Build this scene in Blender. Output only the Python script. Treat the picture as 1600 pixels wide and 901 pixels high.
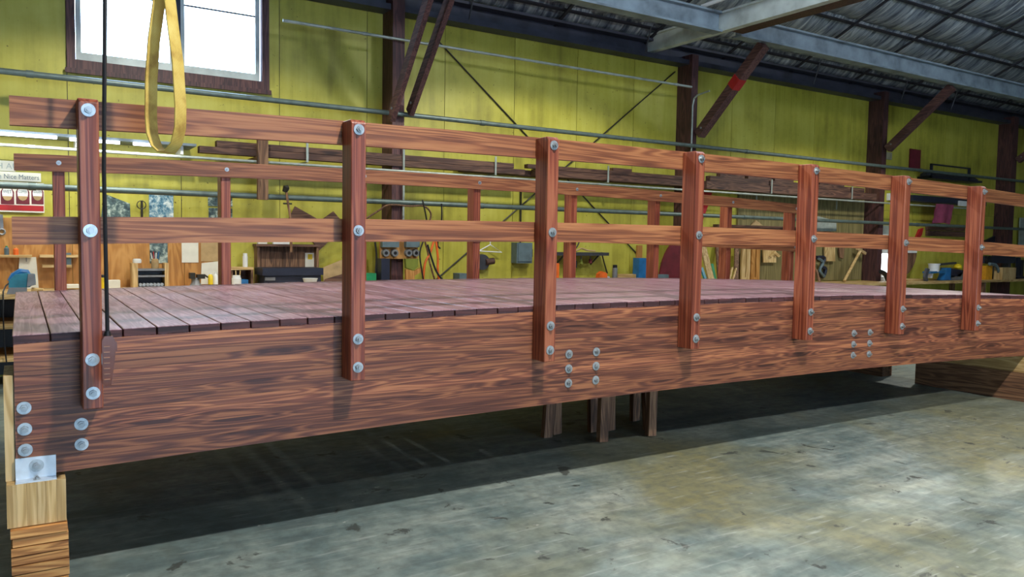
import bpy, bmesh, math, random
from mathutils import Vector, Matrix, noise
random.seed(7)
scene = bpy.context.scene
for o in list(bpy.data.objects):
    bpy.data.objects.remove(o)
COL = scene.collection

# ------------------------------------------------------------------ camera
CAM = Vector((-0.2621, -4.1043, 1.6406))
YAW, PITCH, ROLL, FPX = 0.5620, -0.0618, 0.0164, 1220.58
FW = Vector((math.sin(YAW)*math.cos(PITCH), math.cos(YAW)*math.cos(PITCH), math.sin(PITCH)))
_r = Vector((math.cos(YAW), -math.sin(YAW), 0)); _u = _r.cross(FW)
RT = _r*math.cos(ROLL)+_u*math.sin(ROLL); UP = -_r*math.sin(ROLL)+_u*math.cos(ROLL)
cd = bpy.data.cameras.new('camera'); cam = bpy.data.objects.new('camera', cd); COL.objects.link(cam)
cd.sensor_width = 36; cd.lens = 36*FPX/1600; cd.clip_start = .05; cd.clip_end = 200
m3 = Matrix((RT, UP, -FW)).transposed()
cam.matrix_world = Matrix.Translation(CAM) @ m3.to_4x4()
scene.camera = cam

# ------------------------------------------------------------------ world, lamps, exposure
world = bpy.data.worlds.new('sky'); scene.world = world; world.use_nodes = True
bg = world.node_tree.nodes['Background']; bg.inputs[0].default_value = (.52, .73, 1, 1); bg.inputs[1].default_value = 11.0

def lamp(name, loc, power, color=(1, .98, .94), size=150, blend=.35, radius=.12, aim=None):
    l = bpy.data.lights.new(name, 'SPOT'); l.energy = power; l.color = color
    l.spot_size = math.radians(size); l.spot_blend = blend; l.shadow_soft_size = radius
    o = bpy.data.objects.new(name, l); COL.objects.link(o); o.location = loc
    if aim: o.rotation_euler = (Vector(aim)-Vector(loc)).to_track_quat('-Z', 'Y').to_euler()
    return o
lamp('unseen_overhead_lamp', (2.3, -3.3, 6.3), 1400, (1, .95, .89), 140)
lamp('unseen_overhead_lamp', (9.5, -8.5, 6.3), 1900, (1, .95, .88), 140)
lamp('unseen_overhead_lamp', (1.2, 3.3, 4.98), 310, (1, .97, .84), 147, .18)
lamp('unseen_overhead_lamp', (6.3, 3.3, 4.98), 310, (1, .97, .84), 147, .18)
lamp('unseen_overhead_lamp', (13.5, 3.2, 4.7), 330, (1, .97, .86), 147, .25)  # added to brighten the dark right end; no lamp seen there
for ul, ue in (((6.6, .8, 5.7), 190), ((14.5, .6, 6.0), 110)):
    up = bpy.data.lights.new('added_roof_fill', 'POINT'); up.energy = ue; up.color = (.86, .93, 1); up.shadow_soft_size = .25  # added point fill brightening roof and white beam; no fixture there
    uo = bpy.data.objects.new('added_roof_fill', up); COL.objects.link(uo); uo.location = ul
vs = scene.view_settings; vs.view_transform = 'Standard'; vs.look = 'None'; vs.exposure = 0.3; vs.gamma = 1; vs.use_curve_mapping = False

# ------------------------------------------------------------------ pixel -> place helpers (frame 1600 x 901)
def ray(px, py): return FW+RT*((px-800)/FPX)+UP*((450.5-py)/FPX)
def at_y(px, py, Y):
    d = ray(px, py); return CAM+d*((Y-CAM.y)/d.y)
def at_z(px, py, Z):
    d = ray(px, py); return CAM+d*((Z-CAM.z)/d.z)
def rect(x0, y0, x1, y1, Y):
    xm, ym = (x0+x1)/2, (y0+y1)/2
    return at_y(x0, ym, Y).x, at_y(x1, ym, Y).x, at_y(xm, y1, Y).z, at_y(xm, y0, Y).z

# ------------------------------------------------------------------ materials
def srgb(r, g, b):
    f = lambda c: (c/255/12.92) if c/255 <= .04045 else ((c/255+.055)/1.055)**2.4
    return (f(r), f(g), f(b), 1)
class NT:
    def __init__(s, name):
        s.m = bpy.data.materials.new(name); s.m.use_nodes = True; s.t = s.m.node_tree; s.b = s.t.nodes['Principled BSDF']
    def n(s, k, **kw):
        x = s.t.nodes.new(k)
        for a, b in kw.items(): setattr(x, a, b)
        return x
    def l(s, a, b): s.t.links.new(a, b)
    def math(s, op, a, b=None, c=None):
        x = s.n('ShaderNodeMath', operation=op)
        for i, v in enumerate((a, b, c)):
            if v is None: continue
            if isinstance(v, (int, float)): x.inputs[i].default_value = v
            else: s.l(v, x.inputs[i])
        return x.outputs[0]
    def ramp(s, fac, stops):
        x = s.n('ShaderNodeValToRGB'); e = x.color_ramp.elements
        while len(e) < len(stops): e.new(.5)
        for el, (p, c) in zip(e, stops): el.position = p; el.color = c
        s.l(fac, x.inputs[0]); return x.outputs[0]
    def mix(s, fac, a, b, mode='MIX'):
        x = s.n('ShaderNodeMix', data_type='RGBA', blend_type=mode)
        for v, i in ((fac, 0), (a, 6), (b, 7)):
            if isinstance(v, (int, float)): x.inputs[i].default_value = v
            elif isinstance(v, tuple): x.inputs[i].default_value = v
            else: s.l(v, x.inputs[i])
        return x.outputs[2]
    def coords(s, scale, rnd=30):
        tc = s.n('ShaderNodeTexCoord'); oi = s.n('ShaderNodeObjectInfo')
        v = s.n('ShaderNodeVectorMath', operation='MULTIPLY'); s.l(tc.outputs['Object'], v.inputs[0]); v.inputs[1].default_value = scale
        cx = s.n('ShaderNodeCombineXYZ')
        for i, k in enumerate((1, 1.7, 2.3)): s.l(s.math('MULTIPLY', oi.outputs['Random'], rnd*k), cx.inputs[i])
        a = s.n('ShaderNodeVectorMath', operation='ADD'); s.l(v.outputs[0], a.inputs[0]); s.l(cx.outputs[0], a.inputs[1])
        return a.outputs[0], oi.outputs['Random']
    def noise(s, vec, scale, detail=4, rough=.55, dist=0):
        x = s.n('ShaderNodeTexNoise'); x.inputs['Scale'].default_value = scale; x.inputs['Detail'].default_value = detail
        x.inputs['Roughness'].default_value = rough; x.inputs['Distortion'].default_value = dist
        if vec is not None: s.l(vec, x.inputs['Vector'])
        return x.outputs['Fac']
    def bump(s, h, strength=.2, dist=.01):
        x = s.n('ShaderNodeBump'); x.inputs['Strength'].default_value = strength; x.inputs['Distance'].default_value = dist
        s.l(h, x.inputs['Height']); s.l(x.outputs[0], s.b.inputs['Normal'])

def plain(name, rgb, rough=.6, metal=0, var=.12, scale=8):
    k = NT(name); v, r = k.coords((1, 1, 1))
    f = k.noise(v, scale, 4)
    c = srgb(*rgb); d = tuple(x*(1-2.2*var) for x in c[:3])+(1,); h = tuple(min(1, x*(1+1.6*var)) for x in c[:3])+(1,)
    k.l(k.ramp(f, [(.3, d), (.5, c), (.72, h)]), k.b.inputs['Base Color'])
    k.b.inputs['Roughness'].default_value = rough; k.b.inputs['Metallic'].default_value = metal
    return k.m

def wood(name, dark, mid, light, axis='x', rough=.5, fine=1.0, knots=.5, vary=.25, spec=.5, lo=None, hi=None):
    k = NT(name)
    lo, hi = lo or .55*fine, hi or 8*fine
    sc = {'x': (lo, hi, hi), 'y': (hi, lo, hi), 'z': (hi, hi, lo)}[axis]
    v, rnd = k.coords(sc)
    sck = {'x': (2.6, 13, 13), 'y': (13, 2.6, 13), 'z': (13, 13, 2.6)}[axis]
    vk, _ = k.coords(sck)
    vo = k.n('ShaderNodeTexVoronoi'); vo.inputs['Scale'].default_value = .62; k.l(vk, vo.inputs['Vector'])
    kn = k.ramp(vo.outputs['Distance'], [(.07, (1, 1, 1, 1)), (.2, (.3, .3, .3, 1)), (.36, (0, 0, 0, 1))])
    halo = k.ramp(vo.outputs['Distance'], [(0, (1, 1, 1, 1)), (.5, (0, 0, 0, 1))])
    f1 = k.noise(v, 1.1, 3, .5, .8)
    f1 = k.math('ADD', f1, k.math('MULTIPLY', halo, .35*knots))
    rings = k.math('SINE', k.math('MULTIPLY', f1, 46))
    rings = k.math('MULTIPLY_ADD', rings, .5, .5)
    sc2 = {'x': (1.5, 60, 60), 'y': (60, 1.5, 60), 'z': (60, 60, 1.5)}[axis]
    v2, _ = k.coords(sc2)
    fib = k.noise(v2, 1.6, 3, .6)
    f3 = k.noise(v, .55, 2, .5)
    t = k.math('ADD', k.math('MULTIPLY', rings, .32), k.math('MULTIPLY', fib, .42))
    t = k.math('ADD', t, k.math('MULTIPLY', f3, .42))
    t = k.math('SUBTRACT', t, k.math('MULTIPLY', kn, knots*.5))
    c = k.ramp(t, [(.28, srgb(*dark)), (.55, srgb(*mid)), (.82, srgb(*light))])
    hsv = k.n('ShaderNodeHueSaturation'); k.l(c, hsv.inputs['Color'])
    k.l(k.math('MULTIPLY_ADD', rnd, vary, 1-vary/2), hsv.inputs['Value'])
    k.l(hsv.outputs[0], k.b.inputs['Base Color'])
    k.b.inputs['Roughness'].default_value = rough; k.b.inputs['Specular IOR Level'].default_value = spec
    k.bump(t, .12, .004)
    return k.m

M = {}
M['beam'] = wood('stained_glulam', (66, 33, 27), (114, 65, 47), (164, 106, 70), 'x', .5, 1, .9, .55, lo=.5, hi=15)
M['rail'] = wood('stained_rail', (96, 52, 33), (142, 86, 54), (178, 120, 76), 'x', .5, .8, .3, .2, lo=.3, hi=13)
M['post'] = wood('stained_post', (86, 38, 27), (132, 64, 44), (166, 98, 68), 'z', .45, .8, .2, .22, lo=.3, hi=12)
M['deck'] = wood('stained_deck_lilac_sheen', (98, 62, 72), (134, 98, 110), (166, 134, 146), 'y', .36, .8, .4, .34, lo=.6, hi=11)  # stained wood with the window's lilac sheen painted into its colour
M['endgrain'] = wood('dark_stained_end_grain', (40, 20, 24), (64, 34, 36), (92, 52, 50), 'x', .6, .8, .2, .3)
M['fir_x'] = wood('raw_fir_along_x', (152, 118, 70), (190, 158, 102), (214, 186, 136), 'x', .6)
M['fir_y'] = wood('raw_fir_along_y', (152, 118, 70), (190, 158, 102), (214, 186, 136), 'y', .6)
M['fir_z'] = wood('raw_fir_along_z', (152, 118, 70), (190, 158, 102), (214, 186, 136), 'z', .6)
M['stack'] = wood('raw_stack_boards', (120, 76, 38), (178, 122, 66), (214, 164, 98), 'x', .65, 1, .3, .35)
M['old_x'] = wood('old_brown_lumber_x', (48, 30, 26), (84, 56, 46), (116, 84, 66), 'x', .7)
M['old_y'] = wood('old_brown_lumber_y', (60, 38, 28), (104, 72, 50), (140, 104, 74), 'y', .7)
M['old_z'] = wood('old_brown_lumber_z', (66, 44, 32), (112, 80, 58), (150, 114, 84), 'z', .7)
M['column'] = wood('red_brown_column', (46, 26, 30), (72, 42, 44), (98, 62, 58), 'z', .6)
M['brace'] = wood('red_brown_brace', (54, 34, 38), (84, 54, 54), (112, 78, 72), 'y', .6)
M['ply'] = wood('orange_plywood', (152, 100, 44), (176, 122, 58), (196, 144, 78), 'z', .6, .5, .2, .06, lo=.8, hi=3)
M['darkply'] = wood('olive_brown_plywood', (88, 80, 48), (112, 102, 62), (134, 122, 78), 'z', .7, .5, .2, .1)
M['cardboard'] = plain('cardboard', (176, 148, 104), .8)
M['galv'] = plain('galvanised_steel', (168, 176, 180), .36, .5, .12, 40)
M['alu'] = plain('bright_aluminium', (206, 214, 220), .35, .45, .05, 20)
M['pipe'] = plain('grey_green_pipe', (98, 112, 108), .42, .3)
M['conduit'] = plain('pale_conduit', (168, 176, 168), .4, .3)
M['rod'] = plain('dark_steel_rod', (48, 46, 40), .5, .4)
M['black'] = plain('black_plastic', (24, 25, 30), .45)
M['navy'] = plain('navy_black_metal', (30, 34, 52), .45)
M['white'] = plain('white_plastic', (226, 228, 226), .45, 0, .04)
M['paper'] = plain('white_paper', (222, 220, 206), .8, 0, .04)
M['yellow'] = plain('bright_yellow_plastic', (226, 196, 30), .45)
M['amber'] = plain('amber_case', (214, 150, 34), .5)
M['blue'] = plain('tool_blue', (34, 104, 160), .4)
M['teal'] = plain('tool_teal', (38, 122, 142), .4)
M['green'] = plain('box_green', (30, 134, 84), .5)
M['olive'] = plain('olive_cloth', (112, 120, 40), .8)
M['orange'] = plain('orange_plastic', (226, 104, 34), .5)
M['red'] = plain('red_paint', (166, 30, 34), .5)
M['maroon'] = plain('maroon_paint', (104, 28, 40), .55)
M['pink'] = plain('pink_cloth', (176, 84, 118), .85)
M['greybox'] = plain('grey_enamel', (92, 110, 116), .5)
M['greysteel'] = plain('grey_steel', (128, 130, 132), .45, .3)
M['darkgrey'] = plain('dark_grey_metal', (62, 64, 70), .5, .2)
M['girder'] = plain('pale_grey_painted_girder', (128, 142, 152), .6, 0, .2, 3)
M['whitebeam'] = plain('white_painted_girder', (196, 206, 202), .5, 0, .14, 3)
M['eave'] = plain('dark_steel_eave', (58, 60, 74), .5, .2, .2, 3)
M['strapdark'] = plain('dark_strap', (42, 42, 52), .6)
M['pendant'] = plain('amber_brown_pendant', (96, 44, 18), .18)
M['pendant_rib'] = plain('amber_pendant_rib', (158, 96, 48), .25)
M['nut'] = plain('zinc_nut', (150, 156, 158), .35, .5)
M['picture'] = None
def picture(name, stops, scale):
    k = NT(name); v, _ = k.coords((1, 1, 1)); f = k.noise(v, scale, 6, .7, .4)
    k.l(k.ramp(f, stops), k.b.inputs['Base Color']); k.b.inputs['Roughness'].default_value = .35
    return k.m
M['picture'] = picture('blue_grey_photo_print', [(.35, srgb(22, 40, 58)), (.48, srgb(70, 118, 140)), (.55, srgb(150, 170, 172)), (.66, srgb(214, 220, 214))], 16)
M['picture_dark'] = picture('dark_photo_print', [(.35, srgb(24, 34, 36)), (.5, srgb(74, 94, 88)), (.66, srgb(186, 196, 180))], 14)
def webbing():
    k = NT('yellow_webbing'); v, _ = k.coords((1, 1, 1))
    w = k.n('ShaderNodeTexWave', wave_type='BANDS', bands_direction='Z'); w.inputs['Scale'].default_value = 90; w.inputs['Distortion'].default_value = .4
    k.l(v, w.inputs['Vector']); f = k.noise(v, 9, 5)
    c = k.ramp(f, [(.3, srgb(150, 112, 40)), (.5, srgb(206, 176, 84)), (.7, srgb(222, 200, 112))])
    k.l(k.mix(.25, c, w.outputs['Color'], 'MULTIPLY'), k.b.inputs['Base Color']); k.b.inputs['Roughness'].default_value = .7
    k.bump(w.outputs['Fac'], .3, .002); return k.m
M['web'] = webbing()
def yellow_wall():
    k = NT('yellow_painted_plywood'); v, r = k.coords((1, 1, 1))
    f = k.noise(v, 1.3, 5, .6); st = k.n('ShaderNodeVectorMath', operation='MULTIPLY'); k.l(v, st.inputs[0]); st.inputs[1].default_value = (7, 7, .5)
    g = k.noise(st.outputs[0], 1, 4, .6)
    t = k.math('ADD', k.math('MULTIPLY', f, .6), k.math('MULTIPLY', g, .4))
    c = k.ramp(t, [(.32, srgb(136, 130, 42)), (.5, srgb(178, 170, 62)), (.68, srgb(196, 190, 86))])
    sp = k.noise(v, 26, 2, .5); c = k.mix(k.ramp(sp, [(.7, (0, 0, 0, 1)), (.76, (1, 1, 1, 1))]), c, srgb(96, 84, 26))
    k.l(c, k.b.inputs['Base Color']); k.b.inputs['Roughness'].default_value = .5
    return k.m
M['wall'] = yellow_wall()
def concrete():
    k = NT('worn_concrete'); tc = k.n('ShaderNodeTexCoord'); v = tc.outputs['Object']
    a = k.noise(v, .55, 6, .6, .3); b = k.noise(v, 2.2, 6, .65, .5); d = k.noise(v, 11, 5, .6)
    st = k.n('ShaderNodeVectorMath', operation='MULTIPLY'); k.l(v, st.inputs[0]); st.inputs[1].default_value = (1, 7, 1)
    s = k.noise(st.outputs[0], .8, 5, .6, .2)
    t = k.math('ADD', k.math('MULTIPLY', a, .35), k.math('ADD', k.math('MULTIPLY', b, .35), k.math('MULTIPLY', s, .3)))
    c = k.ramp(t, [(.36, srgb(66, 82, 86)), (.46, srgb(104, 122, 120)), (.54, srgb(132, 146, 140)), (.66, srgb(172, 180, 168))])
    yel = k.ramp(k.noise(v, .42, 4, .6, .6), [(.47, (0, 0, 0, 1)), (.66, (.7, .7, .7, 1))])
    c = k.mix(yel, c, srgb(136, 128, 76))
    dk = k.ramp(k.noise(v, 4.2, 6, .62, .6), [(.63, (0, 0, 0, 1)), (.665, (.85, .85, .85, 1))]); c = k.mix(dk, c, srgb(58, 60, 56))
    wh = k.ramp(k.noise(v, 9.7, 3, .5), [(.72, (0, 0, 0, 1)), (.75, (.6, .6, .6, 1))]); c = k.mix(wh, c, srgb(206, 210, 204))
    c = k.mix(k.ramp(d, [(.34, (.5, .5, .5, 1)), (.6, (0, 0, 0, 1))]), c, srgb(78, 86, 84))
    sv = k.n('ShaderNodeVectorMath', operation='MULTIPLY'); k.l(v, sv.inputs[0]); sv.inputs[1].default_value = (3, 26, 1)
    sn = k.noise(sv.outputs[0], 1, 4, .6, .3); c = k.mix(k.ramp(sn, [(.58, (0, 0, 0, 1)), (.75, (.45, .45, .45, 1))]), c, srgb(188, 196, 190))
    c = k.mix(k.ramp(sn, [(.28, (.4, .4, .4, 1)), (.42, (0, 0, 0, 1))]), c, srgb(70, 80, 84))
    k.l(c, k.b.inputs['Base Color']); k.b.inputs['Roughness'].default_value = .55
    k.bump(d, .15, .004); return k.m
M['concrete'] = concrete()
def foil():
    k = NT('silver_foil_insulation'); v, r = k.coords((1, 1, 1), 5)
    st = k.n('ShaderNodeVectorMath', operation='MULTIPLY'); k.l(v, st.inputs[0]); st.inputs[1].default_value = (9, 1.2, 1.2)
    f = k.noise(st.outputs[0], 1.2, 5, .6, .8)
    k.l(k.ramp(f, [(.35, srgb(84, 94, 112)), (.5, srgb(150, 160, 172)), (.68, srgb(214, 220, 222))]), k.b.inputs['Base Color'])  # bluish tint in the foil colour stands in for blue fill light
    k.b.inputs['Roughness'].default_value = .42; k.b.inputs['Metallic'].default_value = .25
    k.bump(f, .8, .05); return k.m
M['foil'] = foil()
M['foil2'] = plain('dull_foil_gap', (96, 104, 116), .5, .2, .2, 4)
def emit(name, rgb, s):
    k = NT(name); k.b.inputs['Base Color'].default_value = srgb(*rgb); k.b.inputs['Emission Color'].default_value = srgb(*rgb); k.b.inputs['Emission Strength'].default_value = s
    return k.m
M['tube'] = emit('lit_fluorescent_tube', (240, 248, 255), 6)
def glass():
    k = NT('window_glass'); t = k.t; tr = k.n('ShaderNodeBsdfTransparent'); gl = k.n('ShaderNodeBsdfGlossy'); gl.inputs['Roughness'].default_value = .05
    mx = k.n('ShaderNodeMixShader'); mx.inputs[0].default_value = .05; k.l(tr.outputs[0], mx.inputs[1]); k.l(gl.outputs[0], mx.inputs[2])
    k.l(mx.outputs[0], t.nodes['Material Output'].inputs[0]); return k.m
M['glass'] = glass()
M['outerwall'] = plain('dim_plaster', (150, 146, 120), .8)

# ------------------------------------------------------------------ shape helpers (all in world coordinates)
def box(bm, x0, x1, y0, y1, z0, z1):
    vs_ = [bm.verts.new((x, y, z)) for x in (x0, x1) for y in (y0, y1) for z in (z0, z1)]
    for f in ((0, 1, 3, 2), (4, 6, 7, 5), (0, 4, 5, 1), (2, 3, 7, 6), (0, 2, 6, 4), (1, 5, 7, 3)):
        bm.faces.new([vs_[i] for i in f])
def bar(bm, a, b, w, t, side=(1, 0, 0)):
    """rectangular bar from a to b; w along side, t along the third direction"""
    a, b = Vector(a), Vector(b); d = (b-a).normalized(); s = Vector(side); s = (s-d*s.dot(d)).normalized(); n = d.cross(s)
    vs_ = [bm.verts.new(p+s*(i*w/2)+n*(j*t/2)) for p in (a, b) for i in (-1, 1) for j in (-1, 1)]
    for f in ((0, 1, 3, 2), (4, 6, 7, 5), (0, 4, 5, 1), (2, 3, 7, 6), (0, 2, 6, 4), (1, 5, 7, 3)):
        bm.faces.new([vs_[i] for i in f])
def tube(bm, pts, r, n=8, caps=True):
    pts = [Vector(p) for p in pts]; rings = []; prev = None
    for i, p in enumerate(pts):
        d = (pts[min(i+1, len(pts)-1)]-pts[max(i-1, 0)]).normalized()
        if prev is None:
            s = d.cross(Vector((0, 0, 1)));  s = d.cross(Vector((0, 1, 0))) if s.length < .1 else s
        else: s = prev-d*prev.dot(d)
        s.normalize(); prev = s; t = d.cross(s); rr = r[i] if isinstance(r, (list, tuple)) else r
        rings.append([bm.verts.new(p+(s*math.cos(2*math.pi*k/n)+t*math.sin(2*math.pi*k/n))*rr) for k in range(n)])
    for a, b in zip(rings, rings[1:]):
        for k in range(n): bm.faces.new((a[k], a[(k+1) % n], b[(k+1) % n], b[k]))
    if caps:
        bm.faces.new(rings[0][::-1]); bm.faces.new(rings[-1])
def lathe(bm, c, prof, n=16):
    c = Vector(c); tube(bm, [c+Vector((0, 0, z)) for r, z in prof], [max(r, .0005) for r, z in prof], n)
def prism(bm, pts, y0, y1):
    """polygon of (x, z) points extruded along y"""
    a = [bm.verts.new((x, y0, z)) for x, z in pts]; b = [bm.verts.new((x, y1, z)) for x, z in pts]
    bm.faces.new(a); bm.faces.new(b[::-1]); n = len(pts)
    for i in range(n): bm.faces.new((a[i], b[i], b[(i+1) % n], a[(i+1) % n]))
def prism_x(bm, pts, x0, x1):
    """polygon of (y, z) points extruded along x"""
    a = [bm.verts.new((x0, y, z)) for y, z in pts]; b = [bm.verts.new((x1, y, z)) for y, z in pts]
    bm.faces.new(a); bm.faces.new(b[::-1]); n = len(pts)
    for i in range(n): bm.faces.new((a[i], b[i], b[(i+1) % n], a[(i+1) % n]))
def B(fn, *a, **k):
    bm = bmesh.new(); fn(bm, *a, **k); return bm
def shapes(*calls):
    bm = bmesh.new()
    for c in calls: c[0](bm, *c[1:])
    return bm
def world_loc(o):
    v = Vector((0, 0, 0))
    while o: v += o.location; o = o.parent
    return v
def obj(name, bm, mat, parent=None, origin=None, smooth=False, bevel=0):
    if bevel:
        bmesh.ops.bevel(bm, geom=[e for e in bm.edges if len(e.link_faces) == 2 and e.calc_face_angle(0) > .7], offset=bevel, segments=1, affect='EDGES')
    bmesh.ops.recalc_face_normals(bm, faces=bm.faces)
    if parent is None and origin is None:
        co = [v.co for v in bm.verts]
        origin = ((min(c.x for c in co)+max(c.x for c in co))/2, (min(c.y for c in co)+max(c.y for c in co))/2, min(c.z for c in co))
    L = Vector(origin) if parent is None else world_loc(parent)
    bmesh.ops.translate(bm, verts=bm.verts, vec=-L)
    me = bpy.data.meshes.new(name); bm.to_mesh(me); bm.free(); me.materials.append(M[mat])
    if smooth:
        for p in me.polygons: p.use_smooth = True
        try: me.set_sharp_from_angle(angle=math.radians(38))
        except Exception: pass
    o = bpy.data.objects.new(name, me); COL.objects.link(o)
    if parent is None: o.location = L
    else: o.parent = parent
    return o
def tag(o, label, cat, group=None):
    o['label'] = label; o['category'] = cat
    if group: o['group'] = group
    return o
def thing(name, label, cat, loc, group=None):
    o = bpy.data.objects.new(name, None); COL.objects.link(o); o.location = loc; o.empty_display_size = .1
    return tag(o, label, cat, group)
def one(name, label, cat, bm, mat, group=None, **k): return tag(obj(name, bm, mat, **k), label, cat, group)
def struct(name, bm, mat, **k):
    o = obj(name, bm, mat, **k); o['kind'] = 'structure'; return o
def copy(o, loc, parent, rot=None):
    c = o.copy(); COL.objects.link(c); c.parent = parent; c.location = loc
    if rot: c.rotation_euler = rot
    return c
def text(name, body, size, mat, parent, loc, extr=.0006):
    cu = bpy.data.curves.new('lettering', 'FONT'); cu.body = body; cu.size = size; cu.extrude = extr; cu.resolution_u = 2
    t = bpy.data.objects.new('lettering', cu); COL.objects.link(t)
    bpy.context.view_layer.update()
    me = bpy.data.meshes.new_from_object(t.evaluated_get(bpy.context.evaluated_depsgraph_get()))
    bpy.data.objects.remove(t); me.materials.clear(); me.materials.append(M[mat])
    o = bpy.data.objects.new(name, me); COL.objects.link(o); o.parent = parent
    o.location = Vector(loc)-world_loc(parent); o.rotation_euler = (math.pi/2, 0, 0); return o

# ================================================================== the setting
YW = 6.4
XL, XR, YF = -7.0, 27.0, -17.0
struct('floor', B(box, XL-.2, XR+.2, YF-.2, YW+.2, -.2, 0), 'concrete', origin=(0, 0, 0))
# window opening
wx0, wx1, wz0 = .30, 2.46, 3.58; wz1 = 4.95
WT = 5.05
wall = struct('wall_back', shapes((box, XL, wx0, YW, YW+.15, 0, WT+.4), (box, wx1, XR, YW, YW+.15, 0, WT+.4), (box, wx0, wx1, YW, YW+.15, 0, wz0), (box, wx0, wx1, YW, YW+.15, wz1, WT+.4)), 'strapdark', origin=(0, YW, 0))
px0 = .231-1.22*6; g = .004
rows = [(0, 2.44), (2.445, 4.88), (4.885, 5.4)]
i = 0
while px0+1.22*i < XR-.5:
    a, b = px0+1.22*i, px0+1.22*(i+1)
    for z0, z1 in rows:
        segs = [(a, b, z0, z1)]
        if b > wx0 and a < wx1 and z1 > wz0 and z0 < wz1:
            segs = []
            if z0 < wz0: segs.append((a, b, z0, wz0))
            if a < wx0: segs.append((a, wx0, max(z0, wz0), min(z1, wz1)))
            if b > wx1: segs.append((wx1, b, max(z0, wz0), min(z1, wz1)))
            if z1 > wz1: segs.append((a, b, max(z0, wz1), z1))
        for s in segs:
            if s[1]-s[0] > .03 and s[3]-s[2] > .03:
                obj('panel', B(box, s[0]+g, s[1]-g, YW-.012, YW, s[2], s[3]), 'wall', wall)
    i += 1
struct('wall_left', B(box, XL-.15, XL, YF, YW, 0, 11), 'outerwall')
struct('wall_right', B(box, XR, XR+.15, YF, YW, 0, 11), 'outerwall')
struct('wall_front', shapes((box, XL, -1, YF-.15, YF, 0, 11), (box, 6, XR, YF-.15, YF, 0, 11), (box, -1, 6, YF-.15, YF, 4.4, 11)), 'outerwall')  # unseen wall; its opening is added to let in bluish sky fill

# window
win = bpy.data.objects.new('window_1', None); COL.objects.link(win); win.location = (1.38, YW, wz0); win['kind'] = 'structure'
obj('casing', shapes((box, wx0-.07, wx0+.02, YW-.05, YW+.02, wz0-.08, wz1+.08), (box, wx1-.02, wx1+.07, YW-.05, YW+.02, wz0-.08, wz1+.08), (box, wx0+.02, wx1-.02, YW-.05, YW+.02, wz1-.02, wz1+.08)), 'column', win)
obj('window_sill', shapes((box, wx0+.02, wx1-.02, YW-.05, YW+.12, wz0-.08, wz0+.06), (box, wx0-.09, wx1+.09, YW-.075, YW-.05, wz0-.1, wz0-.045)), 'column', win)
for a, b in ((wx0+.03, 1.40), (1.46, wx1-.03)):
    z0 = wz0+.065
    s = obj('window_sash', shapes((box, a, a+.055, YW+.04, YW+.09, z0, wz1-.03), (box, b-.055, b, YW+.04, YW+.09, z0, wz1-.03), (box, a+.055, b-.055, YW+.04, YW+.09, z0, z0+.1), (box, a+.055, b-.055, YW+.04, YW+.09, wz1-.1, wz1-.03)), 'whitebeam', win)
    obj('pane', B(box, a+.055, b-.055, YW+.062, YW+.068, z0+.1, wz1-.1), 'glass', s)
    obj('muntin', B(box, a+.055, b-.055, YW+.05, YW+.06, 4.47, 4.49), 'darkgrey', s)
obj('mullion', B(box, 1.40, 1.46, YW-.02, YW+.1, wz0+.06, wz1-.02), 'navy', win)

# wall columns, knee braces
cols = [(4.122, 4.30), (9.782, 9.934), (15.459, 15.631), (20.958, 21.209)]
names = ['under the double brace', 'with the bent conduit on its face', 'between brown plywood and doorway glow', 'behind the dark bench tools']
for (a, b), w in zip(cols, names):
    struct('column', B(box, a, b, 6.03, YW-.012, 0, 4.95), 'column', bevel=.008)
def brace(x, w, bot, top, label):
    t = thing('knee_brace', label, 'brace', (x, bot[0], bot[1]), 'knee braces between columns and girder')
    obj('timber', B(bar, (x, bot[0], bot[1]), (x, top[0], top[1]), w, .15), 'brace', t, bevel=.006)
    m = Vector((x, bot[0], bot[1])).lerp(Vector((x, top[0], top[1])), .08)
    obj('bolt', B(tube, [(x-w/2-.015, m.y, m.z), (x+w/2+.015, m.y, m.z)], .018, 8), 'greysteel', t)
    return t
brace(4.07, .07, (5.95, 3.27), (4.62, 4.84), 'brown knee brace rising from the column beside the window, window side plank')
brace(4.35, .07, (5.95, 3.38), (4.62, 4.84), 'brown knee brace rising from the column beside the window, plank with the conduit')
b2 = brace(9.93, .16, (5.95, 3.55), (4.6, 4.84), 'brown knee brace with a red painted band and conduit end')
p = Vector((9.93, 5.95, 3.55)).lerp(Vector((9.93, 4.6, 4.84)), .55); q = Vector((9.93, 5.95, 3.55)).lerp(Vector((9.93, 4.6, 4.84)), .66)
obj('red_band', B(bar, p, q, .17, .16), 'red', b2)
brace(15.55, .14, (5.95, 3.72), (4.64, 4.84), 'plain dark knee brace above the red wall sign')
brace(21.1, .14, (5.95, 3.85), (4.64, 4.84), 'plain dark knee brace above the dark bench tools')

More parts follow.
